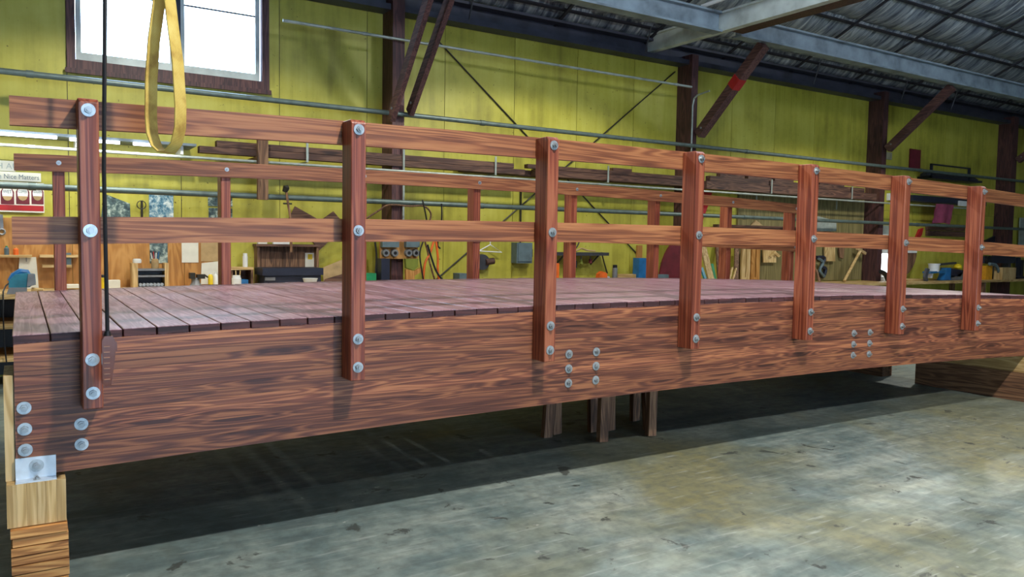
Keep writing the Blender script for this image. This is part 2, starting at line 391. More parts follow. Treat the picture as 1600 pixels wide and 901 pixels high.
# eave beam and girder lines
ev = struct('trim_1', shapes((box, XL, XR, 6.1, 6.37, 4.78, 4.86), (box, XL, XR, 6.28, 6.34, 4.86, 5.06), (box, XL, XR, 6.1, 6.37, 5.06, 5.1)), 'eave', origin=(0, 6.2, 4.78))
for x in (2.2, 5.35, 8.75, 11.3, 13.2, 16.2, 18.2):
    obj('hanger_rod', B(tube, [(x, 6.12, 4.8), (x+.03, 6.0, 5.25)], .014, 6), 'darkgrey', ev)
def girder(x0, x1, label):
    one('roof_girder', label, 'girder', shapes((box, x0, x1, 4.62, 4.66, 4.91, 5.16), (box, x0, x1, 4.54, 4.74, 4.88, 4.91), (box, x0, x1, 4.54, 4.74, 5.16, 5.19)), 'girder')
girder(XL, 8.92, 'long grey girder butting against white cross beam, window side')
girder(9.34, XR, 'long grey girder running from brown cross timber over the dark corner')
one('cross_beam', 'white painted steel cross beam angled out from the wall top', 'beam', shapes((box, 8.93, 8.96, -6, 6.25, 4.93, 5.16), (box, 8.93, 9.06, -6, 6.25, 4.90, 4.93), (box, 8.90, 9.06, -6, 6.25, 5.16, 5.19)), 'whitebeam')
one('cross_timber', 'red brown timber lying beside the white cross beam', 'beam', B(box, 9.07, 9.33, -6, 4.5, 4.90, 5.14), 'column')
one('overhead_tube', 'thin white tube running above the white cross beam', 'tube', B(tube, [(8.55, 4.62, 5.22), (8.55, 2.0, 5.26), (8.55, -4, 5.3)], .03, 8), 'white')

# roof: foil blankets between purlin straps
RS = .45
def roof_z(y): return 5.1+RS*(6.4-y)
ceil = struct('ceiling', shapes((prism_x, [(6.55, 5.2), (-5.3, roof_z(-5.3)+.16), (-5.3, roof_z(-5.3)+.26), (6.55, 5.3)], XL, XR), (prism_x, [(-5.3, roof_z(-5.3)+.16), (YF, 5.2), (YF, 5.3), (-5.3, roof_z(-5.3)+.26)], XL, XR)), 'foil2', origin=(0, 6.4, 5.1))
edges = [6.4, 6.05, 5.6, 5.0, 4.3, 3.5, 2.6, 1.6, .5, -.8, -2.2, -5.2]
for y1, y0 in zip(edges, edges[1:]):
    bm = bmesh.new(); nx = 190 if y0 > -1 else 40; ny = 7; x_a, x_b = (3.0, 26.9) if y0 > -1 else (XL, XR); grid = []
    for i in range(nx+1):
        x = x_a+(x_b-x_a)*i/nx; col_ = []
        for j in range(ny+1):
            u = j/ny; y = y1+(y0-y1)*u; sag = (.10 if y1-y0 < .8 else .16)*math.sin(math.pi*u)**.7 if 0 < u < 1 else 0
            n1 = noise.noise(Vector((x*3.2, y*.8, y1*3)))*.05+noise.noise(Vector((x*9, y*2, y1)))*.02
            col_.append(bm.verts.new((x, y, roof_z(y)+.08-sag+n1*(1 if 0 < u < 1 else .3))))
        grid.append(col_)
    for i in range(nx):
        for j in range(ny): bm.faces.new((grid[i][j], grid[i+1][j], grid[i+1][j+1], grid[i][j+1]))
    obj('insulation_blanket', bm, 'foil', ceil, smooth=True)
for y in edges[1:-1]:
    obj('purlin_strap', B(bar, (XL, y, roof_z(y)-.01), (XR, y, roof_z(y)-.01), .05, .03, (0, 1, -RS)), 'strapdark', ceil)
for x in [3.2+1.9*k for k in range(13)]:
    obj('cross_strap', B(bar, (x, 6.3, roof_z(6.3)-.1), (x, -2.2, roof_z(-2.2)-.12), .05, .03), 'strapdark', ceil)

# pipes and conduits on the wall
def run(name, label, y, z, x0, x1, r, mat, group='pipes along the yellow wall'):
    t = thing(name, label, 'pipe', ((x0+x1)/2, y, z-r), group)
    obj('pipe_run', B(tube, [(x0, y, z), (x1, y, z)], r, 10), mat, t, smooth=True)
    k = x0+1.1
    while k < x1:
        obj('coupling', B(tube, [(k-.035, y, z), (k+.035, y, z)], r*1.22, 10), mat, t, smooth=True); k += 5.66
    return t
run('water_pipe', 'grey green pipe crossing just above the bridge top rail', 5.97, 3.35, XL+.1, XR-.2, .034, 'pipe')
run('water_pipe', 'thick green pipe between the two bridge rails', 5.97, 2.138, XL+.1, XR-.2, .036, 'pipe')
run('conduit', 'thin pale conduit running under the stored lumber', 5.97, 2.57, XL+.1, 19, .018, 'conduit')
run('conduit', 'thin grey conduit running high under the eave', 5.97, 4.36, 2.6, 9.72, .02, 'conduit')
one('bent_conduit', 'pale conduit bending up the column near braced corner', 'conduit', B(tube, [(9.80, 6.01, 2.2), (9.80, 6.01, 4.05), (9.80, 5.98, 4.17), (9.80, 5.9, 4.22), (9.80, 5.62, 4.25)], .016, 8), 'conduit', smooth=True)
one('drop_conduit', 'vertical pale conduit on the column with double brace', 'conduit', B(tube, [(4.28, 5.99, 1.5), (4.28, 5.99, 3.2)], .017, 8), 'conduit', smooth=True)
def rod(pts, label, Y=6.37):
    a = [at_y(px, py, Y) for px, py in pts]
    one('brace_rod', label, 'rod', B(tube, [a[0], a[-1]], .011, 6), 'rod', 'steel cross bracing rods on the wall')
rod([(683, 62), (1008, 410)], 'thin dark wall bracing rod sloping down toward the maroon panel')
rod([(1055, 112), (682, 436)], 'thin dark wall bracing rod sloping down toward the hanging hoses', 6.345)

# ================================================================== the bridge
K, XC, DZ = .0034, 3.644, 1.232
def zc(x): return DZ-K*(x-XC)**2
X0, X1 = -.297, 9.1
YB = 3.02
br = thing('timber_bridge', 'dark red stained arched timber footbridge with bolted railings, raised on blocks', 'bridge', (4.4, 1.5, .5))
L0 = Vector(br.location)
def curved(bm, x0, x1, y0, y1, zb, zt, n=24):
    prev = None
    for i in range(n+1):
        x = x0+(x1-x0)*i/n; c = zc(x)
        r = [bm.verts.new((x, y, c+z)) for y, z in ((y0, zb), (y1, zb), (y1, zt), (y0, zt))]
        if prev:
            for k in range(4): bm.faces.new((prev[k], prev[(k+1) % 4], r[(k+1) % 4], r[k]))
        else: bm.faces.new(r)
        prev = r
    bm.faces.new(prev[::-1])
def bolt_mesh():
    bm = bmesh.new()     # axis along -y, seat at y = 0
    def ring(y0, y1, r, n): tube(bm, [(0, y0, 0), (0, y1, 0)], r, n)
    ring(0, -.005, .029, 20); ring(-.005, -.02, .0165, 6); ring(-.02, -.03, .009, 10)
    return bm
bolt0 = obj('bolt', bolt_mesh(), 'galv', br); bolt_me = bolt0.data; bolt_me.materials.append(M['nut'])
for f_ in bolt_me.polygons:
    if f_.center.y+L0.y < -.0051: f_.material_index = 1
bpy.data.objects.remove(bolt0)
for v in bolt_me.vertices: v.co += L0        # obj() moved it to the bridge origin: undo, the bolt mesh sits at its own origin
def bolt(parent, wloc, back=False, scale=1.0):
    o = bpy.data.objects.new('bolt', bolt_me); COL.objects.link(o); o.parent = parent; o.location = Vector(wloc)-world_loc(parent); o.scale = (scale,)*3
    o.rotation_euler = (0, random.uniform(0, 6.28), 0 if not back else math.pi)
    return o
NL = 16; LH = (.6457-.038)/NL
for yb0, yb1, near in ((.0, .13, True), (YB-.13, YB, False)):
    e = bpy.data.objects.new('glulam_beam', None); COL.objects.link(e); e.parent = br
    for k in range(NL):
        jit = random.uniform(0, .0012)
        obj('lamination', B(curved, X0, X1, yb0+jit, yb1-jit, -.6457+k*LH+.0003, -.6457+(k+1)*LH-.0003), 'beam', e)
    if near:
        for x in (2.771, 2.998, 5.816, 6.045):
            for z in (-.3282, -.4253, -.5198): bolt(e, (x, 0, zc(x)+z))
        for px, py in ((37.5, 637), (38.6, 670), (39.6, 702.6), (127, 662), (127.5, 693.6)):
            q = at_y(px, py, 0); bolt(e, (q.x, 0, q.z))
for x in (-.14, 2.88, 5.93, 8.98):
    obj('floor_joist', B(box, x-.065, x+.065, .13, YB-.13, zc(x)-.60, zc(x)-.06), 'beam', br)
# deck planks
pk = bmesh.new(); box(pk, -.0715, .0715, 0, YB+.01, -.038, 0); bmesh.ops.bevel(pk, geom=list(pk.edges), offset=.003, segments=1, affect='EDGES')
bmesh.ops.recalc_face_normals(pk, faces=pk.faces)
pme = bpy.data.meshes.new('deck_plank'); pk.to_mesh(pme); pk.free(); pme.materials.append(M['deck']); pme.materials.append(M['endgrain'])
for f_ in pme.polygons:
    if abs(f_.normal.z) < .5: f_.material_index = 1
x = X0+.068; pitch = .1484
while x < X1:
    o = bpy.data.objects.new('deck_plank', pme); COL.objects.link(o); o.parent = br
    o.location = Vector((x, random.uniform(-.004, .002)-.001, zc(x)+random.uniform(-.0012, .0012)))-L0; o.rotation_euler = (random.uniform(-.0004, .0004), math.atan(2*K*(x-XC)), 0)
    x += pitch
# railing
S = 1.2585
def post_mesh(y0, y1, face):
    bm = bmesh.new(); w = .041; b, t = -.341, 1.05
    f, r = (y0, y1) if face < 0 else (y1, y0)
    prism_x(bm, [(f, b), (r, b), (r, t), (f+(r-f)*.14, t), (f, t-.018)], -w, w)
    bmesh.ops.bevel(bm, geom=[e for e in bm.edges], offset=.004, segments=1, affect='EDGES'); bmesh.ops.recalc_face_normals(bm, faces=bm.faces)
    me = bpy.data.meshes.new('railing_post'); bm.to_mesh(me); bm.free(); me.materials.append(M['post']); return me
pn, pf = post_mesh(-.14, -.0015, -1), post_mesh(YB+.0015, YB+.14, 1)
for i in range(8):
    x = i*S+.004
    o = bpy.data.objects.new('railing_post', pn); COL.objects.link(o); o.parent = br; o.location = Vector((x, 0, zc(x)))-L0
    for z in (.9969, .4651, -.1151, -.2674): bolt(o, (x, -.14, zc(x)+z))
    o = bpy.data.objects.new('railing_post', pf); COL.objects.link(o); o.parent = br; o.location = Vector((x, 0, zc(x)))-L0
    for z in (.9962, .4651): bolt(o, (x, YB-.045, zc(x)+z), scale=.62)
for y0, y1 in ((0, .045), (YB-.045, YB)):
    for zb, zt in ((.930, 1.057), (.404, .529)):
        bm = B(curved, X0+.005, X1, y0, y1, zb, zt); obj('rail', bm, 'rail', br, bevel=.003)
# steel angle that ties the beam end to its block
a = obj('angle_bracket', shapes((box, -.300, -.142, -.008, -.001, .528, .625), (box, -.300, -.142, -.058, -.008, .522, .529)), 'alu', br)
bolt(a, (-.218, -.008, .585)); o = bolt(a, (-.218, -.034, .529)); o.rotation_euler = (-math.pi/2, 0, 0); o.scale = (.5,)*3

# ------------------------------------------------------------------ supports
blk = thing('glulam_block', 'pale upright laminated block under the angle bracket of bridge beam', 'block', (-.22, .4, .328))
for k in range(6):
    w = .229/6; obj('lamination', B(box, -.335+k*w+.0003, -.335+(k+1)*w-.0003, -.062+random.uniform(0, .001), .62, .328, .5215), 'fir_z', blk)
ords = ['topmost', 'second', 'third', 'fourth', 'fifth', 'sixth', 'seventh', 'lowest']
for k in range(8):
    h = .328/8; j = random.uniform(-.006, .006)
    one('support_board', 'rough tan board under the laminated block, %s of the stack' % ords[k], 'board', B(box, -.318+j, -.102+random.uniform(-.004, .003), -.085+random.uniform(-.006, .004), .7, .328-(k+1)*h, .328-k*h-.005), 'stack', 'boards stacked under the laminated block', bevel=.0025)
one('end_board', 'pale narrow board standing on the block against the beam end', 'board', B(box, -.338, -.301, .01, .34, .522, 1.0), 'fir_z', bevel=.01)
one('support_timber', 'heavy brown timber lying on the floor under the bridge end', 'timber', B(box, 8.806, 9.12, -.9, 1.18, 0, .305), 'old_y', bevel=.006)
one('support_timber', 'pale brown timber atop the heavy brown one under the bridge', 'timber', B(box, 8.83, 9.1, -.9, 1.12, .3055, .484), 'fir_y', bevel=.006)
one('support_timber', 'short timber standing on the floor under the far beam corner', 'timber', B(box, 8.9, 9.1, 1.66, 3.1, 0, .485), 'old_y', bevel=.006)
def sawhorse(label, legs, yb, zt):
    xs = [l[0] for l in legs]; cx = sum(l[2] for l in legs)/len(legs)
    ys = [l[1] for l in legs]
    t = thing('sawhorse', label, 'sawhorse', (cx, sum(ys)/len(ys), 0), 'sawhorses under the bridge')
    obj('top_board', B(box, min(l[2] for l in legs)-.06, max(l[2] for l in legs)+.06, min(ys)+.0, max(ys)-.0, zt-.04, zt), 'old_x', t)
    for x, y, xt in legs:
        obj('leg', B(bar, (x, y, 0.004), (xt, y*.85+yb*.15, zt-.042), .085, .05, (1, 0, 0)), 'old_z', t)
sawhorse('brown wooden sawhorse under bridge middle, below the six bolts nearest post', [(3.43, 1.18, 3.46), (3.57, 1.24, 3.54), (3.75, .84, 3.79), (3.90, 1.15, 3.87)], 1.1, .56)
sawhorse('brown wooden sawhorse under bridge middle, standing toward the heavy support timber', [(4.24, .80, 4.28), (4.38, .98, 4.34), (4.06, 1.12, 4.03), (4.5, 1.3, 4.46)], 1.02, .56)

# ------------------------------------------------------------------ hoist sling and pendant
def sling():
    th = math.radians(48); d = Vector((math.cos(th), -math.sin(th), 0)); w = Vector((math.sin(th), math.cos(th), 0))
    c = at_y(259, 200, -.34); ztop = at_y(259, -28, -.34).z; zb = at_y(262, 239, -.34).z
    pts = []
    sep = .052
    prof = [(0, ztop), (-.022, ztop-.02), (-.03, ztop-.1), (-.058, ztop-.25), (-.074, ztop-.42), (-.078, zb+.16), (-.072, zb+.085), (-.05, zb+.03), (-.015, zb+.003), (.02, zb+.004), (.055, zb+.04), (.075, zb+.11), (.078, zb+.2), (.066, ztop-.35), (.044, ztop-.2), (.028, ztop-.08), (.018, ztop-.02)]
    bm = bmesh.new(); n = len(prof); ring = []
    for i, (s, z) in enumerate(prof):
        a, b = prof[i-1], prof[(i+1) % n]; tg = Vector((b[0]-a[0], 0, b[1]-a[1])).normalized(); nx, nz = -tg.z, tg.x
        p = Vector((c.x, c.y, 0))+d*s; p.z = z
        off = (d*nx+Vector((0, 0, nz)))*.0025
        ring.append([bm.verts.new(p+w*(k*.036)+off*m) for k, m in ((-1, -1), (1, -1), (1, 1), (-1, 1))])
    for i in range(n):
        a, b = ring[i], ring[(i+1) % n]
        for k in range(4): bm.faces.new((a[k], a[(k+1) % 4], b[(k+1) % 4], b[k]))
    one('lifting_sling', 'yellow webbing sling hanging in a loop before the top rail', 'sling', bm, 'web', smooth=True)
    h = thing('hoist_hook', 'steel hoist hook and chain carrying the yellow sling', 'hook', (c.x, c.y, ztop))
    cz = ztop+.02
    obj('hook', B(tube, [(c.x+.05*math.cos(t), c.y, cz+.03+.05*math.sin(t)) for t in [math.radians(a) for a in range(-200, 60, 20)]]+[(c.x, c.y, cz+.12), (c.x, c.y, cz+.2)], .014, 8), 'darkgrey', h, smooth=True)
    obj('chain', B(tube, [(c.x, c.y, cz+.2), (c.x, c.y, 7.9)], .012, 6), 'darkgrey', h)
sling()
pc = at_y(164, 0, -.27); pe = at_y(168, 524, -.27); pb = at_y(168, 602, -.27)
pt = thing('hoist_pendant', 'amber brown hoist pendant control hanging on a black cable', 'control', (pe.x, pe.y, pb.z))
obj('cable', B(tube, [(pc.x-.02, pc.y, 7.9), (pc.x, pc.y, pc.z), (pe.x-.004, pe.y, (pc.z+pe.z)/2), (pe.x, pe.y, pe.z)], .0085, 8), 'black', pt, smooth=True)
obj('strain_relief', B(tube, [(pe.x, pe.y, pe.z-.004), (pe.x, pe.y, pe.z+.02)], [.017, .011], 10), 'black', pt, smooth=True)
H = pe.z-pb.z
body = obj('handset', B(prism, [(pe.x-.024, pb.z+.01), (pe.x-.012, pb.z), (pe.x+.01, pb.z+.005), (pe.x+.018, pb.z+.06), (pe.x+.028, pb.z+.14), (pe.x+.03, pe.z-.03), (pe.x+.018, pe.z), (pe.x-.014, pe.z), (pe.x-.024, pe.z-.02)], pe.y-.025, pe.y+.025), 'pendant', pt, bevel=.004)
for k in range(7):
    z = pb.z+.03+k*.024; obj('grip_rib', B(box, pe.x-.018, pe.x+.006, pe.y-.029, pe.y-.025, z, z+.004), 'pendant_rib', body)
obj('button', B(box, pe.x+.024, pe.x+.036, pe.y-.012, pe.y+.012, pe.z-.07, pe.z-.03), 'pendant', pt)

# ================================================================== wall side: benches
BZ = 1.0; BF = 5.42
bench = thing('workbench', 'long wooden workbench with open dark shelves along the wall below the window', 'workbench', (.8, 5.9, 0))
obj('bench_top', B(box, -4.5, 3.25, BF, YW-.03, BZ-.05, BZ), 'fir_x', bench)
for z in (.68, .34): obj('shelf', B(box, -4.5, 3.25, BF+.02, YW-.05, z-.04, z), 'fir_x', bench)
for x in (-4.45, -1.9, .7, 3.2):
    for y in (BF+.05, YW-.1): obj('leg', B(box, x-.045, x+.045, y-.045, y+.045, 0, BZ-.05), 'old_z', bench)
obj('back_panel', B(box, -4.5, 3.25, YW-.05, YW-.04, .03, BZ-.05), 'black', bench)
bench2 = thing('workbench', 'plain wooden workbench below the grey switch boxes and spray can', 'workbench', (7, 5.9, 0))
obj('bench_top', B(box, 3.5, 9.6, 5.6, 6.02, .95, 1.0), 'old_x', bench2)
for x0, x1 in ((3.5, 4.11), (4.31, 9.6)): obj('bench_top_board', B(box, x0, x1, 6.022, YW-.03, .95, 1.0), 'old_x', bench2)
for x in (3.6, 6.5, 9.5):
    for y in (5.68, YW-.1): obj('leg', B(box, x-.045, x+.045, y-.045, y+.045, 0, .95), 'old_z', bench2)
bench3 = thing('workbench', 'pale topped workbench in front of the brown plywood and bench tools', 'workbench', (16, 5.9, 0))
obj('bench_top', B(box, 10.0, 24, 5.5, 6.02, .83, .88), 'fir_x', bench3)
for x0, x1 in ((10.0, 15.45), (15.64, 20.95), (21.22, 24)): obj('bench_top_board', B(box, x0, x1, 6.022, YW-.03, .83, .88), 'fir_x', bench3)
for x in (10.1, 14.5, 19, 23.9):
    for y in (5.58, YW-.1): obj('leg', B(box, x-.045, x+.045, y-.045, y+.045, 0, .83), 'old_z', bench3)

# plywood sheets on the wall
def sheet(name, label, cat, px, Y, th, mat, group=None, bevel=0):
    a, b, c, d = rect(*px, Y); return one(name, label, cat, B(box, a, b, Y, Y+th, c, d), mat, group, bevel=bevel)
a, b, c, d = rect(0, 343, 333, 440, 6.36)
pb_ = thing('tool_board', 'orange plywood tool board behind the workbench', 'board', ((a+b)/2, 6.36, 1.0))
for x0, x1 in ((-3.4, -2.19), (-2.185, -.97), (-.965, .25), (.255, 1.47), (1.475, b)): obj('panel', B(box, x0, x1, 6.362, 6.387, 1.001, 1.80), 'ply', pb_)
one('plywood_sheet', 'large olive brown plywood sheet behind the hanging wood scraps', 'plywood', B(box, at_y(1151, 380, 6.36).x, 15.4, 6.345, 6.386, .9, at_y(1250, 302, 6.36).z), 'darkply')

# fluorescent lights and shelf over the left bench
sh = thing('light_shelf', 'pale shelf rail above the bench carrying fluorescent tubes', 'shelf', (-.6, 5.95, 2.65))
obj('shelf_board', B(box, -4, 1.55, 5.93, 6.38, 2.70, 2.73), 'girder', sh)
for x in (-3, -1.2, .3, 1.4): obj('bracket', B(box, x-.015, x+.015, 6.0, 6.38, 2.60, 2.70), 'white', sh)
for k, (x0, x1, y, z) in enumerate(((-1.2, .10, 5.88, 2.68), (.22, .42, 5.9, 2.675), (.5, .72, 5.9, 2.675), (.86, 1.1, 5.9, 2.675))):
    one('fluorescent_tube', ['long lit white tube above the sign posters', 'short lit white tube beside first railing post', 'short lit white tube between railing post and pendant cable', 'short lit white tube beside the yellow sling'][k], 'lamp', B(tube, [(x0, y, z), (x1, y, z)], .018, 8), 'tube', 'fluorescent tubes over the bench', smooth=True)
ar = bpy.data.lights.new('tube_glow', 'AREA'); ar.shape = 'RECTANGLE'; ar.size = 3.8; ar.size_y = .12; ar.energy = 26; ar.color = (.97, 1, .96)
ao = bpy.data.objects.new('tube_glow', ar); COL.objects.link(ao); ao.location = (-.6, 5.86, 2.63); ao.rotation_euler = (math.radians(12), 0, 0)

# posters on the wall (left)
def flat(name, label, cat, px, Y, mat, th=.004, group=None): return sheet(name, label, cat, px, Y, th, mat, group)
a, b, c, d = rect(-40, 268, 64, 282, 6.36)
s = thing('slogan_strip', 'white paper strip lettered with a slogan above the bottle poster', 'sign', ((a+b)/2, 6.36, c))
obj('strip', B(box, a, b, 6.36, 6.366, c, d), 'paper', s)
t = text('lettering', 'Because Nice Matters', .076, 'greybox', s, (at_y(-33, 281, 6.358).x, 6.3585, c+.022))
tw = max(v.co.x for v in t.data.vertices); t.scale.x = (at_y(61, 275, 6.358).x-at_y(-33, 281, 6.358).x)/tw
a, b, c, d = rect(-40, 250, 24, 266, 6.36)
s = thing('date_strip', 'faded white paper strip peeking out beyond the far rail', 'sign', ((a+b)/2, 6.36, c))
obj('strip', B(box, a, b, 6.36, 6.366, c, d), 'paper', s)
text('lettering', 'H AUG', .09, 'conduit', s, (at_y(-6, 262, 6.358).x, 6.3585, c+.025))
a, b, c, d = rect(-30, 284, 69, 331, 6.36)
s = thing('bottle_poster', 'poster of labelled bottles over a red band beside far post', 'poster', ((a+b)/2, 6.36, c))
obj('sheet', B(box, a, b, 6.36, 6.366, c, d), 'paper', s)
r0 = rect(-30, 320, 69, 330, 6.36); obj('red_band', B(box, r0[0]+.005, r0[1]-.005, 6.357, 6.36, r0[2]+.01, r0[3]), 'red', s)
for x0, x1, w in ((-23, -2, None), (1, 22, 'WET'), (25, 46, 'COPPER'), (49, 68, 'GOLDEN')):
    q = rect(x0, 291, x1, 319, 6.36); mx = (q[0]+q[1])/2; hw = (q[1]-q[0])/2
    bt = obj('bottle', B(prism, [(q[0], q[2]), (q[1], q[2]), (q[1], q[3]-.06), (mx+hw*.55, q[3]), (mx+hw*.5, d-.012), (mx-hw*.5, d-.012), (mx-hw*.55, q[3]), (q[0], q[3]-.06)], 6.357, 6.36), 'maroon', s)
    cz_, rz = q[2]+.6*(q[3]-q[2]), .4*(q[3]-q[2])
    obj('label_oval', B(prism, [(mx+hw*.8*math.cos(t_*math.pi/8), cz_+rz*math.sin(t_*math.pi/8)) for t_ in range(16)], 6.3545, 6.357), 'white', bt)
    obj('label_band', B(prism, [(mx+hw*.7*math.cos(t_*math.pi/8), cz_-.03+rz*.62*math.sin(t_*math.pi/8)) for t_ in range(8, 17)], 6.353, 6.3545), 'cardboard', bt)
    if w:
        t = text('lettering', w, .05, 'greybox', bt, (q[0]+.04, 6.353, cz_+.005)); tw = max(v.co.x for v in t.data.vertices); t.scale.x = min(1, (hw*1.3)/tw); t.location.x = mx-hw*.65-world_loc(bt).x
def poly_px(name, label, cat, pts, Y, th, mat, group=None):
    P = [at_y(x, y, Y) for x, y in pts]
    return one(name, label, cat, B(prism, [(p.x, p.z) for p in P], Y, Y+th), mat, group)
poly_px('photo_print', 'dark photo print with a slanted top edge near the pendant cable', 'picture', [(158, 342), (162, 302), (203, 318), (204, 342)], 6.36, .004, 'picture_dark')
flat('photo_print', 'blue grey photo print beside the round wall hook', 'picture', (233, 302, 271, 345), 6.36, 'picture')
flat('photo_print', 'small dark photo print half hidden behind the second far post', 'picture', (325, 306, 363, 322), 6.372, 'picture_dark')
flat('photo_print', 'small dark photo print tucked beneath another behind the far post', 'picture', (326, 325, 363, 341), 6.372, 'picture_dark')
flat('photo_print', 'upright photo print on plywood above the pen can', 'picture', (234, 378, 262, 411), 6.355, 'picture_dark')
flat('paper_note', 'white paper note pinned on plywood beside the photo print', 'paper', (284, 379, 310, 410), 6.355, 'paper')
flat('paper_note', 'cream paper note pinned beside white note above', 'paper', (314, 379, 341, 408), 6.355, 'cardboard')
poly_px('paper_note', 'white curled paper note pinned below the cream note', 'paper', [(315, 411), (341, 408), (342, 444), (314, 444)], 6.35, .006, 'paper')
h = thing('wall_hook', 'iron ring hook hanging on wall between the photo prints', 'hook', at_y(221, 345, 6.36))
c_ = at_y(221, 320, 6.34)
obj('ring', B(tube, [(c_.x+.05*math.cos(k*math.pi/8), 6.34, c_.z+.05*math.sin(k*math.pi/8)) for k in range(17)], .006, 6), 'rod', h)
q = at_y(222, 345, 6.34); obj('shank', B(tube, [(c_.x+.005, 6.35, c_.z+.05), (c_.x+.005, 6.35, q.z)], .014, 8), 'rod', h)
w_ = at_y(3, 345, 6.34)
h = thing('wrench', 'steel wrench hanging on the tool board below the poster', 'wrench', at_y(3, 368, 6.34))
obj('shaft', B(bar, at_y(2, 335, 6.35), at_y(3, 357, 6.35), .03, .012), 'greysteel', h)
c_ = at_y(3, 362, 6.35); obj('ring_end', B(tube, [(c_.x+.03*math.cos(k*math.pi/6), 6.35, c_.z+.03*math.sin(k*math.pi/6)) for k in range(13)], .011, 6), 'greysteel', h)

# little shelves on the tool board
def wshelf(px, label):
    a, b, c, d = rect(*px, 6.27); return one('wall_shelf', label, 'shelf', B(box, a, b, 6.24, 6.36, c, d), 'fir_x', 'small shelves on the tool board')
wshelf((-30, 398, 50, 402), 'small pale shelf holding glue bottles on the tool board')
wshelf((62, 398, 122, 402), 'small pale shelf beside first far post, upper of two')
wshelf((66, 413.5, 112, 417.5), 'small pale shelf beside first far post, lower of two')
def bottle(px, top, bot, Y, r, mat, label, cap=None, name='bottle', cat='bottle', group=None):
    b = at_y(px, bot, Y); t = at_y(px, top, Y); H = t.z-b.z
    e = thing(name, label, cat, b, group)
    obj('body', B(lathe, b, [(r, 0), (r, H*.72), (r*.5, H*.86), (r*.45, H*.88)]), mat, e, smooth=True)
    obj('cap', B(lathe, b, [(r*.5, H*.88), (r*.45, H)]), cap or mat, e, smooth=True)
bottle(10.5, 384, 398, 6.29, .024, 'greybox', 'small dull green bottle on the pale wall shelf', 'green')
bottle(25, 386, 398, 6.29, .026, 'orange', 'small orange bottle on the pale wall shelf', 'ply')
one('brush_holder', 'dull green narrow holder on the tool board beside post', 'holder', shapes((box, *[at_y(x, 405, 6.3).x for x in (103, 111)], 6.26, 6.36, at_y(107, 417, 6.3).z, at_y(107, 395, 6.3).z)), 'greybox', bevel=.008)
a = rect(26, 402, 57, 440, 6.2)
cb = thing('white_board', 'white panel leaning on the tool board behind the saw', 'panel', ((a[0]+a[1])/2, 6.2, 1.0))
obj('panel', B(prism, [(a[0]+.0, 1.0), (a[1]+.02, 1.0), (a[1], a[3]), (a[0]+.03, a[3])], 6.3, 6.32), 'paper', cb)
obj('clip', B(box, a[0]+.09, a[1]-.09, 6.28, 6.3, a[3]-.05, a[3]+.01), 'greysteel', cb)
# power saw
sb = at_y(34, 458, 5.58); sx = sb.x
sw = thing('power_planer', 'teal blue power tool resting on the workbench edge', 'power tool', (sx, 5.58, BZ))
def pX(x): return at_y(x, 440, 5.5).x
def pZ(y): return at_y(34, y, 5.5).z
dz = BZ-pZ(457)
Z = lambda y: pZ(y)+dz
obj('base_shoe', B(prism, [(pX(10), Z(457)), (pX(42), Z(457)), (pX(42), Z(447)), (pX(14), Z(447))], 5.44, 5.66), 'greysteel', sw, bevel=.006)
obj('motor_housing', B(prism, [(pX(13), Z(447)), (pX(46), Z(447)), (pX(56), Z(440)), (pX(55), Z(427)), (pX(42), Z(425)), (pX(24), Z(427)), (pX(14), Z(436))], 5.46, 5.64), 'teal', sw, bevel=.012)
obj('handle', B(tube, [(pX(16), 5.55, Z(438)), (pX(22), 5.55, Z(429)), (pX(32), 5.55, Z(423)), (pX(42), 5.55, Z(424)), (pX(45), 5.55, Z(430))], [.03, .034, .034, .03, .03], 8), 'blue', sw, smooth=True)
obj('gear_cover', B(prism, [(pX(42), Z(446)), (pX(56), Z(443)), (pX(54), Z(426)), (pX(44), Z(426))], 5.44, 5.52), 'greysteel', sw, bevel=.008)
obj('knob', B(tube, [(pX(50), 5.5, Z(452)), (pX(68), 5.46, Z(452))], [.03, .022], 10), 'fir_x', sw, smooth=True)
obj('power_cord', B(tube, [(pX(15), 5.5, Z(440)), (pX(9), 5.45, Z(444)), (pX(5), 5.38, Z(452)), (pX(4), 5.36, .8), (pX(5), 5.36, .5), (pX(9), 5.36, .2), (pX(14), 5.36, .02)], .008, 6), 'black', sw, smooth=True)
flat('folded_cloth', 'white folded cloth lying on bench between far and near posts', 'cloth', (100, 445, 124, 450), 5.9, 'paper', .2)

def on_bench(px0, px1, top, Y): 
    a = at_y(px0, top, Y); b = at_y(px1, top, Y); return a.x, b.x, a.z
def bbox_item(name, label, cat, px0, px1, top, Y, dep, mat, z0=BZ, group=None, bevel=.006):
    a, b, z = on_bench(px0, px1, top, Y); z0 += .001; return one(name, label, cat, B(box, a, b, Y, Y+dep, z0, z), mat, group, bevel=bevel)
def can(name, label, cat, px, w, top, Y, mat, z0=BZ, lid=None, group=None):
    a, b, z = on_bench(px-w/2, px+w/2, top, Y); r = (b-a)/2; c = ((a+b)/2, Y, z0); H = z-z0
    e = thing(name, label, cat, c, group)
    obj('body', B(lathe, c, [(r*.94, 0), (r, .01), (r, H*.78), (r*.9, H*.8)], 14), mat, e, smooth=True)
    obj('lid', B(lathe, c, [(r*.86, H*.8), (r*.86, H*.97), (r*.7, H)], 14), lid or mat, e, smooth=True)
    return e
can('paint_tin', 'small yellow tin behind the hanging pendant cable', 'tin', 161, 10, 429, 6.0, 'yellow', lid='black')
bbox_item('carton', 'small white carton on the bench beside pendant cable', 'box', 169, 188, 438, 5.95, .15, 'paper')
